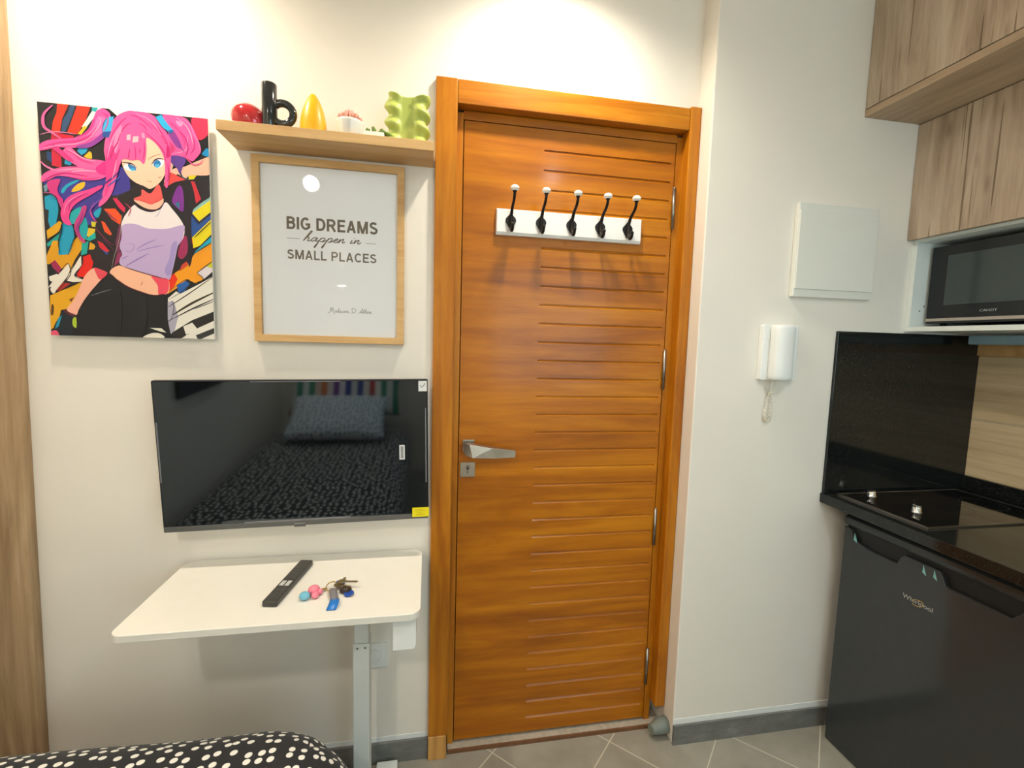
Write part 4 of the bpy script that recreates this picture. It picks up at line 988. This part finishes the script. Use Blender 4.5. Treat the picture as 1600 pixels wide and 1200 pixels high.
# socket
S = thing('wall_socket', 'white wall power socket half hidden behind the desk leg', 'socket', (-.160, WALL_Y-.005, .383))
G().bbox(-.2005, -.1195, WALL_Y-.009, WALL_Y, .342, .4235, .004, 3, 'y').build('plate', PLAST, S, bevel=.001)
g = G().lathe([(.0001, .003), (.0195, .003), (.0200, 0), (.0215, -.0015), (.0225, 0)], (-.160, WALL_Y-.0095, .383), 32, axis='y'); g.build('socket_ring', PLAST, S)
g = G()
for sx in (-.1695, -.1505): g.cyl((sx, WALL_Y-.0060, .383), (sx, WALL_Y-.0085, .383), .0024, n=12)
g.build('pin_hole', DARKG, S)

# remote
Rm = thing('remote_control', 'slim black television remote lying on the white desk', 'remote control', (-.3635, 1.290, .735))
Rm.rotation_euler = (0, 0, -math.radians(9.3))
B = local(Rm); hl = .111
G().bbox(*B(-.0185, .0185, -hl, hl, .0, .0150), .005, 4, 'z').build('body', REMB, Rm, bevel=.003, seg=3)
for i in range(2):
    for j in range(4): G().box(*B(-.0125+.0145*i, -.0020+.0145*i, -.034+.0065*j, -.0300+.0065*j, .0148, .0158)).build('button', REMK, Rm, bevel=.0003)
DKK = plain('dark_remote_keys', (74, 72, 68), .5)
for i in range(3):
    for j in range(6): G().box(*B(-.0135+.0095*i, -.0065+.0095*i, .008+.013*j, .0145+.013*j, .0148, .0155)).build('button', DKK, Rm, bevel=.0003)
    for j in range(4): G().box(*B(-.0135+.0095*i, -.0065+.0095*i, -.098+.013*j, -.0915+.013*j, .0148, .0155)).build('button', DKK, Rm, bevel=.0003)

# keys
KZ = .735
Kc = thing('keyring', 'bunch of keys with pink, light blue and blue charms on the white desk', 'keys', (-.235, 1.235, KZ))
def ringpts(c, r, n=28, tilt=0): return [(c[0]+r*math.cos(2*PI*i/n), c[1]+r*math.sin(2*PI*i/n), c[2]+tilt*math.sin(2*PI*i/n)) for i in range(n+1)]
G().tube(ringpts((-.246, 1.247, KZ+.009), .0145, tilt=.005), .0014, 8, False).build('split_ring', BRASS, Kc)
g = G()
for i in range(4): g.tube(ringpts((-.262-.004*i, 1.242-.0012*i, KZ+.006), .0042, 12), .0010, 6, False)
g.build('chain', BRASS, Kc)
g = G().ball((-.287, 1.228, KZ+.0125), .0150, .0140, .0125); g.ball((-.280, 1.210, KZ+.0085), .0095, .011, .0085); g.ball((-.272, 1.226, KZ+.008), .008, .008, .0075); g.ball((-.294, 1.238, KZ+.008), .007, .006, .007)
g.build('pink_charm', PINKP, Kc)
g = G().ball((-.3045, 1.205, KZ+.0105), .0135, .0125, .0105); g.build('blue_charm', TEALP, Kc)
def key(a, L_, z, c=(-.236, 1.246), headm=None, head=.0115):
    d = Vector((math.cos(a), math.sin(a), 0)); n_ = Vector((-d.y, d.x, 0)); c = Vector((c[0], c[1], z))
    g = G(); hc = c+d*head*.9
    hd = [(hc+d*head*math.cos(t)+n_*head*.9*math.sin(t)) for t in [2*PI*i/20 for i in range(20)]]
    if headm is None: g.prism([(p.x, p.y) for p in hd], z-.0011, z+.0011, lambda x, y, t: (x, y, t))
    s0 = hc+d*head*.85; w_ = .0037; teeth = [0, .0014, .0004, .0018, .0006, .0016, .0002, .0010]
    up = [s0+n_*w_+d*(L_*i/8)-n_*teeth[i % 8] for i in range(8)]
    poly = [s0-n_*w_, s0-n_*w_+d*L_*.93, s0+d*L_]+up[::-1]
    g.prism([(p.x, p.y) for p in poly], z-.0009, z+.0009, lambda x, y, t: (x, y, t))
    kk = g.build('key', KEYM, Kc)
    if headm is not None:
        hd = [(hc+d*head*1.05*math.cos(t)+n_*head*math.sin(t)) for t in [2*PI*i/24 for i in range(24)]]
        q = G().prism([(p.x, p.y) for p in hd], z-.0028, z+.0028, lambda x, y, t: (x, y, t)).build('key_cap', headm, None, bevel=.0008)
        q.parent = kk; q.location = ORG[q.name]-ORG[kk.name]
key(math.radians(75), .020, KZ+.004, (-.232, 1.262), BLUEP, .012)
key(math.radians(-8), .034, KZ+.0165, (-.232, 1.258), None, .011)
key(math.radians(-48), .004, KZ+.0045, (-.205, 1.222), BLUEP, .0125)
key(math.radians(-20), .028, KZ+.011, (-.240, 1.252))
g = G(); g.bbox(-.222, -.194, 1.216, 1.240, KZ+.003, KZ+.0095, .008, 5, 'z', Matrix.Translation((-.208, 1.228, 0)) @ Matrix.Rotation(math.radians(-25), 4, 'Z') @ Matrix.Translation((.208, -1.228, 0)))
fb = g.build('fob', FOBB, Kc, bevel=.001)
q = G().bbox(-.214, -.202, 1.222, 1.233, KZ+.0095, KZ+.0103, .003, 3, 'z').build('fob_emblem', CHROME, None); q.parent = fb; q.location = ORG[q.name]-ORG[fb.name]
g = G(); sp_ = spline([(-.2395, 1.236, KZ+.009), (-.2385, 1.222, KZ+.012), (-.234, 1.204, KZ+.010), (-.228, 1.188, KZ+.004)], 5)
for i in range(len(sp_)-1):
    a, b_ = sp_[i], sp_[i+1]; g.add([(a[0]-.010, a[1], a[2]), (a[0]+.010, a[1], a[2]), (b_[0]+.010, b_[1], b_[2]), (b_[0]-.010, b_[1], b_[2])], [(0, 1, 2, 3)], True)
o = g.build('strap', plain('grey_strap_fabric', (120, 116, 118), .5), Kc); md = o.modifiers.new('thick', 'SOLIDIFY'); md.thickness = .0016; md.offset = 0
g = G(); sp_ = spline([(-.228, 1.190, KZ+.0045), (-.226, 1.176, KZ+.009), (-.226, 1.160, KZ+.008), (-.229, 1.146, KZ+.002)], 5)
for i in range(len(sp_)-1):
    a, b_ = sp_[i], sp_[i+1]; g.add([(a[0]-.0115, a[1], a[2]), (a[0]+.0115, a[1], a[2]), (b_[0]+.0115, b_[1], b_[2]), (b_[0]-.0115, b_[1], b_[2])], [(0, 1, 2, 3)], True)
o = g.build('blue_tag', BLUET, Kc); md = o.modifiers.new('thick', 'SOLIDIFY'); md.thickness = .0022; md.offset = 0

# ---------------------------------------------------------------- electrical panel and intercom on the pier wall
E_ = thing('electrical_panel', 'flush white square electrical distribution panel above the intercom handset', 'electrical panel', (1.345, PIER_Y-.01, 1.585))
G().bbox(1.189, 1.4975, PIER_Y-.018, PIER_Y, 1.583, 1.889, .004, 3, 'y').build('frame', PANELP, E_, bevel=.004)
G().box(1.1925, 1.4945, PIER_Y-.0225, PIER_Y-.0175, 1.6095, 1.8640).build('cover', PANELP, E_, bevel=.0015)
I = thing('intercom', 'white wall intercom handset with a short coiled cord beside the panel', 'intercom', (1.15, PIER_Y-.02, 1.305))
G().bbox(1.090, 1.2225, PIER_Y-.022, PIER_Y, 1.303, 1.488, .006, 4, 'y').build('base', PLAST, I, bevel=.003)
g = G()
ringp = spline([(0, -.019), (.018, -.022), (.035, -.010), (.037, .008), (.030, .024), (0, .030), (-.030, .024), (-.037, .008), (-.035, -.010), (-.018, -.022)], 3, True)
prof = [(1.3055, .86), (1.309, .95), (1.318, 1.0), (1.36, .985), (1.40, .98), (1.45, .99), (1.475, 1.0), (1.483, .95), (1.4865, .86)]
vs = [(1.1475+x*s, PIER_Y-.036-y_*s*(-1)*-1, z) for z, s in prof for x, y_ in ringp]; k = len(ringp)
g.add(vs, [(i*k+j, i*k+(j+1) % k, (i+1)*k+(j+1) % k, (i+1)*k+j) for i in range(len(prof)-1) for j in range(k)], True); g.add(vs[:k], [tuple(range(k))]); g.add(vs[-k:], [tuple(range(k))])
g.build('handset', PLAST, I)
G().box(1.096, 1.114, PIER_Y-.0235, PIER_Y-.021, 1.44, 1.47).build('button', PLAST, I, bevel=.001)
g = G(); g.tube(spline([(1.129, PIER_Y-.030, 1.309), (1.129, PIER_Y-.030, 1.284), (1.133, PIER_Y-.022, 1.268), (1.140, PIER_Y-.02, 1.262)], 5), .0018, 8)
g.tube(spline([(1.144, PIER_Y-.03, 1.309), (1.145, PIER_Y-.03, 1.275), (1.141, PIER_Y-.024, 1.262), (1.135, PIER_Y-.02, 1.262)], 5), .0022, 8)
path = spline([(1.137, PIER_Y-.014, 1.262), (1.130, PIER_Y-.014, 1.225), (1.127, PIER_Y-.014, 1.180), (1.136, PIER_Y-.014, 1.163), (1.145, PIER_Y-.014, 1.180), (1.146, PIER_Y-.014, 1.225), (1.140, PIER_Y-.014, 1.262)], 26)
hel = []
for i, p in enumerate(path):
    f = i/len(path); rr = .0052 if .25 < f < .75 else .0036
    a = i*1.35; q = path[min(i+1, len(path)-1)]; o_ = path[max(i-1, 0)]
    d = (Vector(q)-Vector(o_)).normalized(); n1 = d.cross(Vector((0, 1, 0))).normalized(); hel.append(Vector(p)+n1*rr*math.cos(a)+Vector((0, 1, 0))*rr*math.sin(a))
g.tube(spline([tuple(h) for h in hel], 2), .0012, 6); g.build('coiled_cord', CORDP, I)

# ---------------------------------------------------------------- kitchen
KE = .50      # near end of the kitchen run (towards the camera, outside the frame)
cf = lambda y: 1.383-(PIER_Y-y)*.012
g = G(); yb = KE
g.add([(cf(PIER_Y), PIER_Y-.0005, .868), (RIGHT_X, PIER_Y-.0005, .868), (RIGHT_X, yb, .868), (cf(yb), yb, .868), (cf(PIER_Y), PIER_Y-.0005, .902), (RIGHT_X, PIER_Y-.0005, .902), (RIGHT_X, yb, .902), (cf(yb), yb, .902)],
      [(0, 1, 2, 3), (4, 5, 6, 7), (0, 1, 5, 4), (1, 2, 6, 5), (2, 3, 7, 6), (3, 0, 4, 7)])
tag(g.build('worktop', GRAN, bevel=.002), 'black speckled granite kitchen worktop above the black fridge', 'worktop')
tag(G().box(1.3885, RIGHT_X, PIER_Y-.011, PIER_Y-.0003, .903, 1.475).build('splashback', GRAN, bevel=.001), 'upright black granite splashback slab beside the hob', 'splashback')
tag(G().box(1.985, RIGHT_X-.0003, KE, PIER_Y-.0115, .903, .955).build('upstand', GRAN, bevel=.001), 'low black granite upstand strip at the back of the worktop', 'upstand')
W_ = thing('wall_tiling', 'beige wood-look tiles on the wall behind the worktop', 'tiles', (2.0, 1.0, .955))
g = G(); xx = 1.9975
for za, zb in ((.9555, 1.165), (1.168, 1.4025)): g.box(xx, RIGHT_X-.0002, KE, PIER_Y-.0115, za, zb)
g.build('tile', SPLASHW, W_, bevel=.0006)
G().box(1.988, RIGHT_X-.0002, KE, PIER_Y-.0115, 1.4035, 1.470).build('wooden_strip', LOAK, W_)
G().box(xx+.001, RIGHT_X-.0002, KE, PIER_Y-.0115, 1.165, 1.168).build('grout_line', GROUT, W_)
g = G().bbox(1.885, 1.925, KE, 1.343, 1.443, 1.4755, .006, 4, 'y')
o = g.build('under_cabinet_light', LEDP, bevel=.001); tag(o, 'pale blue long light housing under the microwave shelf', 'light fitting')
# hob
Hb = thing('hob', 'black glass two-zone hob with silver knobs set in the worktop', 'hob', (1.66, 1.213, .902))
G().box(1.428, 1.935, 1.064, 1.362, .902, .9062).build('glass_top', HOBG, Hb, bevel=.0008)
g = G(); g.box(1.423, 1.4295, 1.060, 1.366, .902, .9078); g.box(1.4295, 1.935, 1.060, 1.0645, .902, .9078); g.box(1.4295, 1.935, 1.3615, 1.366, .902, .9078); g.box(1.935, 1.9395, 1.060, 1.366, .902, .9078)
g.build('metal_rim', plain('brushed_rim_metal', (150, 146, 140), .3, metal=1), Hb, bevel=.0006)
for ky in (1.328, 1.176):
    kn = G().lathe([(.0001, 0), (.0150, 0), (.0150, .002), (.0125, .003), (.0122, .0165), (.0110, .0180), (.0001, .0185)], (1.527, ky, .9062), 28)
    kn = kn.build('knob', CHROME, Hb)
    p_ = G().box(1.5245, 1.5295, ky-.0125, ky+.0125, .9245, .9285).build('grip', CHROME, None, bevel=.0008); p_.parent = kn; p_.location = ORG[p_.name]-ORG[kn.name]
ringm = plain('grey_zone_marking', (70, 70, 72), .25)
for cx_, cy_, r_ in ((1.68, 1.213, .075), (1.845, 1.213, .062)):
    g = G(); n = 48
    vs = [(cx_+rr*math.cos(2*PI*i/n), cy_+rr*math.sin(2*PI*i/n), .9065) for i in range(n) for rr in (r_, r_-.002)]
    g.add(vs, [(2*i, 2*i+1, (2*i+3) % (2*n), (2*i+2) % (2*n)) for i in range(n)]); g.build('cooking_zone', ringm, Hb)
# fridge
Fr = thing('fridge', 'black under-counter fridge with a scooped handle below the worktop', 'fridge', (1.70, 1.06, 0))
FY1, FY0, FX = 1.337, .785, 1.440
G().box(1.492, 1.98, FY0+.004, FY1-.004, .022, .842).build('cabinet', FRIDGE, Fr, bevel=.004)
# door with scoops below the top bar
zt, zb = .800, .004
g = G(); scoop = [(1.296, 1.228, .765, .745), (1.118, .98, .765, .745)]
ya, yb2 = FY1, FY0
def zlow(y):
    # lower line of the handle recess
    for a, b_, d1, d2 in ((1.315, 1.130, .0, .0), (1.062, .85, 0, 0)):
        pass
    return 0
path = [(FY1, zb), (FY1, zt), (1.318, zt), (1.306, zt-.012), (1.300, zt-.034), (1.250, zt-.046), (1.150, zt-.046), (1.140, zt-.020), (1.128, zt-.008), (1.030, zt-.008), (1.020, zt-.022), (1.010, zt-.046), (.86, zt-.046), (.84, zt-.020), (.82, zt), (FY0, zt), (FY0, zb)]
g.prism(path, FX, 1.488, lambda a, c, t: (t, a, c))
g.build('door', FRIDGE, Fr, bevel=.003, seg=3)
G().box(1.452, 1.488, FY0+.002, FY1-.002, .735, .806).build('handle_recess', FRIDGED, Fr)
# rounded top bar of the door
pr = [(1.4885, .842), (1.452, .842), (1.444, .839), (1.4385, .833), (1.4365, .824), (1.4375, .814), (1.442, .8075), (1.450, .803), (1.4885, .803)]
g = G().prism(pr, FY0, FY1, lambda a, c, t: (a, t, c)); g.build('top_bar', FRIDGE, Fr, bevel=.002)
# pale glints at the scoop ends, painted as small teal end pieces
teal = plain('pale_teal_glint', (130, 190, 188), .35)
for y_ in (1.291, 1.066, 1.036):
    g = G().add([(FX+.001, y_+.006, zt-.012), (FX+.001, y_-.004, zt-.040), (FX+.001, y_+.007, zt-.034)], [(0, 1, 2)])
    o = g.build('handle_end_glint', teal, Fr); md = o.modifiers.new('thick', 'SOLIDIFY'); md.thickness = .004; md.offset = 0
text_g('Whirlpool', 1.121, 1.034, .6585, .6765, FX-.0008, .012, 0, 'x').build('logo', LOGO, Fr)
g = G(); n = 36
pts = [(FX-.0011, 1.0765+.0165*math.cos(a), .6675+.0095*math.sin(a)+.004*math.cos(a)*-1) for a in [math.radians(20+310*i/n) for i in range(n+1)]]
g.tube(pts, .0010, 6); g.build('logo_ring', GOLD, Fr)
for fx in (1.52, 1.94):
    for fy in (FY0+.04, FY1-.04): G().cyl((fx, fy, 0), (fx, fy, .024), .016, n=16).build('foot', TVB, Fr)
# upper cabinets
C1 = thing('wall_cabinet', 'topmost deep grey oak wall cabinet on the right', 'cabinet', (1.71, .95, 2.184), 'kitchen wall cabinets')
G().box(1.4215, RIGHT_X-.0005, KE, PIER_Y-.0005, 2.184, 2.2065).build('bottom_panel', KITH, C1, bevel=.0006)
G().box(1.4405, RIGHT_X-.0005, KE, PIER_Y-.0005, 2.2065, CEIL-.01).build('body', NICHE, C1)
G().box(1.4215, 1.4395, KE, PIER_Y-.0015, 2.2095, CEIL-.012).build('door', KITW, C1, bevel=.0006)
C2 = thing('wall_cabinet', 'shallower grey oak wall cabinet directly above the microwave', 'cabinet', (1.82, .95, 1.797), 'kitchen wall cabinets')
G().box(1.6605, RIGHT_X-.0005, KE, PIER_Y-.0005, 1.8005, 2.1835).build('body', NICHE, C2)
G().box(1.6405, 1.6595, KE, PIER_Y-.0015, 1.7965, 2.1815).build('door', KITW, C2, bevel=.0006)
N = thing('microwave_shelf', 'white open shelf box holding the black microwave', 'shelf', (1.84, .95, 1.482))
nx = 1.668
g = G().box(nx, RIGHT_X-.0005, KE, PIER_Y-.0005, 1.482, 1.498); g.build('bottom_panel', NICHE, N, bevel=.0005)
g = G().box(nx, RIGHT_X-.0005, PIER_Y-.0170, PIER_Y-.0005, 1.498, 1.8000); g.build('side_panel', NICHE, N, bevel=.0005)
G().box(nx+.002, RIGHT_X-.0005, KE, PIER_Y-.0170, 1.7890, 1.8000).build('top_panel', NICHE, N)
g = G()
for yy, zz, xx in ((0, 1.555, 1.705), (0, 1.572, 1.722)): g.cyl((xx, PIER_Y-.0175, zz), (xx, PIER_Y-.0165, zz), .0025, n=10)
g.build('screw_hole', DARKG, N)
# microwave
Mi = thing('microwave', 'black microwave oven with a silver strip inside the white shelf', 'microwave', (1.86, 1.13, 1.498))
MX, MY1, MY0 = 1.722, 1.366, .905
G().box(MX+.022, 1.985, MY0+.003, MY1-.003, 1.512, 1.768).build('case', MICB, Mi, bevel=.003)
G().bbox(MX, MX+.022, MY0, MY1, 1.528, 1.772, .004, 3, 'x').build('door', MICB, Mi, bevel=.001)
G().box(MX-.0008, MX+.002, MY0+.10, MY1-.052, 1.572, 1.738).build('window', MICG, Mi)
G().box(MX-.0015, MX+.022, MY0, MY1, 1.5180, 1.5280).build('trim_strip', MICS, Mi, bevel=.0006)
G().box(MX+.001, MX+.022, MY0, MY1, 1.511, 1.5178).build('lower_edge', MICB, Mi)
text_g('CANDY', 1.205, 1.158, 1.5445, 1.5520, MX-.0006, .01, 0, 'x').build('logo', LOGO, Mi)
for fx in (1.76, 1.95):
    for fy in (MY0+.05, MY1-.03): G().cyl((fx, fy, 1.498), (fx, fy, 1.513), .009, n=14).build('foot', TVB, Mi)

# ---------------------------------------------------------------- bed
Bd = thing('bed', 'single bed with a black blanket of white dots in the lower left corner', 'bed', (-.66, .0, 0))
BX0, BX1, BY0, BY1, BZ = -1.165, -.125, -1.06, 1.150, .505
G().box(BX0+.03, BX1-.04, BY0+.03, BY1-.05, .10, .26).build('base', plain('dark_bed_base', (60, 46, 36), .6), Bd, bevel=.01)
g = G()
for lx in (BX0+.08, BX1-.10):
    for ly in (BY0+.08, BY1-.12): G().box(lx-.025, lx+.025, ly-.025, ly+.025, 0, .10).build('leg', bpy.data.materials['dark_bed_base'], Bd)
G().bbox(BX0+.02, BX1-.05, BY0+.02, BY1-.06, .26, .40, .2, 8, 'z').build('mattress', plain('white_mattress_fabric', (220, 218, 210), .8), Bd, bevel=.02)
# blanket: quilt sheet draped over the mattress, arc-length uv so that the dots keep their size
def blanket():
    me = bpy.data.meshes.new('blanket'); bm = bmesh.new(); uvl = bm.loops.layers.uv.new('uv')
    hx, hy = (BX1-BX0)/2, (BY1-BY0)/2; cx, cy = (BX0+BX1)/2, (BY0+BY1)/2
    drop = .26; rr = .13; R = .26
    NU, NV = 88, 150
    arc = rr*PI/2
    def edge(s, half):
        # s: signed arc distance from the middle -> (horizontal offset, how far below the top)
        a = abs(s); sg = 1 if s >= 0 else -1; flat = half-rr
        if a <= flat: return s, 0
        if a <= flat+arc:
            t = (a-flat)/rr; return sg*(flat+rr*math.sin(t)), rr*(1-math.cos(t))
        return sg*half, rr+(a-flat-arc)
    SU, SV = hx-rr+arc+drop-rr, hy-rr+arc+drop-rr
    rnd = random.Random(2); grid = []
    for j in range(NV+1):
        row = []
        for i in range(NU+1):
            su, sv = -SU+2*SU*i/NU, -SV+2*SV*j/NV
            x, dx = edge(su, hx); y, dy = edge(sv, hy)
            d = math.hypot(dx, dy) if dx < drop and dy < drop else max(dx, dy)
            # round the vertical corners
            ax, ay = abs(x)-(hx-R), abs(y)-(hy-R)
            if ax > 0 and ay > 0:
                l = math.hypot(ax, ay); m_ = max(ax, ay)
                ax, ay = ax*m_/l, ay*m_/l
                x = math.copysign(hx-R+ax, x); y = math.copysign(hy-R+ay, y)
            d = min(d, drop)
            crown = .012*(1-(x/hx)**2)*(1-(y/hy)**2)
            wav = .004*math.sin(9*x+3*y)+.003*math.sin(17*y-5*x)
            nx_, ny_ = (max(0, abs(x)-(hx-R)), max(0, abs(y)-(hy-R)))
            if dx == 0 and dy == 0: nx_ = ny_ = 0
            if dx > 0 and dy == 0: nx_, ny_ = 1, 0
            if dy > 0 and dx == 0: nx_, ny_ = 0, 1
            l_ = math.hypot(nx_, ny_) or 1
            row.append((bm.verts.new((cx+x, cy+y, BZ+crown+wav-d)), (x+math.copysign(nx_/l_*d*.8, x), y+math.copysign(ny_/l_*d*.8, y))))
        grid.append(row)
    for j in range(NV):
        for i in range(NU):
            q = [grid[j][i], grid[j][i+1], grid[j+1][i+1], grid[j+1][i]]
            f = bm.faces.new([a for a, _ in q]); f.smooth = True
            for lp, (_, uv) in zip(f.loops, q): lp[uvl].uv = uv
    for v in bm.verts: v.co -= ORG['bed']
    bm.to_mesh(me); bm.free(); me.materials.append(DOTS)
    o = bpy.data.objects.new('blanket', me); COL.objects.link(o); o.parent = Bd
    s = o.modifiers.new('thick', 'SOLIDIFY'); s.thickness = .006; s.offset = -1
    return o
blanket()
def cushion(name, label, mat, c, sx, sy, sz, lean, group=None):
    me = bpy.data.meshes.new(name); bm = bmesh.new(); uvl = bm.loops.layers.uv.new('uv'); n = 24
    M_ = Matrix.Translation(c) @ Matrix.Rotation(lean, 4, 'X')
    for sgn in (1, -1):
        gr = []
        for j in range(n+1):
            row = []
            for i in range(n+1):
                u, v = -1+2*i/n, -1+2*j/n
                h = max(0, (1-u**4)*(1-v**4))**.5
                k_ = 1-.06*(1-abs(u)**2)*abs(v)**6-.06*(1-abs(v)**2)*abs(u)**6
                row.append(bm.verts.new((u*sx/2*k_, v*sy/2*k_, sgn*h*sz/2)))
            gr.append(row)
        for j in range(n):
            for i in range(n):
                q = [gr[j][i], gr[j][i+1], gr[j+1][i+1], gr[j+1][i]]
                f = bm.faces.new(q); f.smooth = True
                for lp in f.loops: lp[uvl].uv = (lp.vert.co.x, lp.vert.co.y)
    bmesh.ops.remove_doubles(bm, verts=bm.verts, dist=1e-5); bmesh.ops.recalc_face_normals(bm, faces=bm.faces)
    bm.to_mesh(me); bm.free(); me.materials.append(mat)
    o = bpy.data.objects.new(name, me); COL.objects.link(o); o.matrix_world = M_
    return tag(o, label, 'pillow', group)
cushion('pillow', 'white bed pillow with small dark dots', DOTSW, Vector((-.63, -.66, .665)), .68, .46, .12, math.radians(152))
cushion('striped_cushion', 'multicolour striped cushion leaning at the head of the bed', STRIPE, Vector((-.63, -1.02, .80)), .84, .42, .12, math.radians(112))
Wp = thing('wall_picture', 'dark framed picture on the left wall, seen only as a reflection in the television', 'picture', (LEFT_X, .08, 1.00))
G().box(LEFT_X, LEFT_X+.02, -.17, .33, 1.00, 1.55).build('canvas', TVB, Wp)
# up-and-down wall sconce behind the camera
Sn = thing('wall_sconce', 'white cylinder wall light shining up and down over the bed', 'wall light', (-.72, FRONT_Y+.06, 1.90))
sc_ = (-.72, FRONT_Y+.075)
G().cyl((*sc_, 1.83), (*sc_, 1.99), .035, n=32).build('shade', WHITEM, Sn)
G().box(sc_[0]-.03, sc_[0]+.03, FRONT_Y+.0005, FRONT_Y+.045, 1.88, 1.94).build('mount', WHITEM, Sn)
bl = plain('lit_sconce_lamp', (255, 240, 210), .5, emit=(WARM, 120))
G().cyl((*sc_, 1.9905), (*sc_, 1.992), .028, n=24).build('bulb', bl, Sn); G().cyl((*sc_, 1.8295), (*sc_, 1.828), .028, n=24).build('bulb', bl, Sn)
for dz, rx in ((.10, PI), (-.10, 0)):
    L = lamp('sconce_lamp', 'SPOT', (0, 0, 0), 7, WARM, spot_size=math.radians(110), spot_blend=.8, shadow_soft_size=.02)
    L.parent = Sn; L.location = (0, .015, dz+.01); L.rotation_euler = (rx, 0, 0)
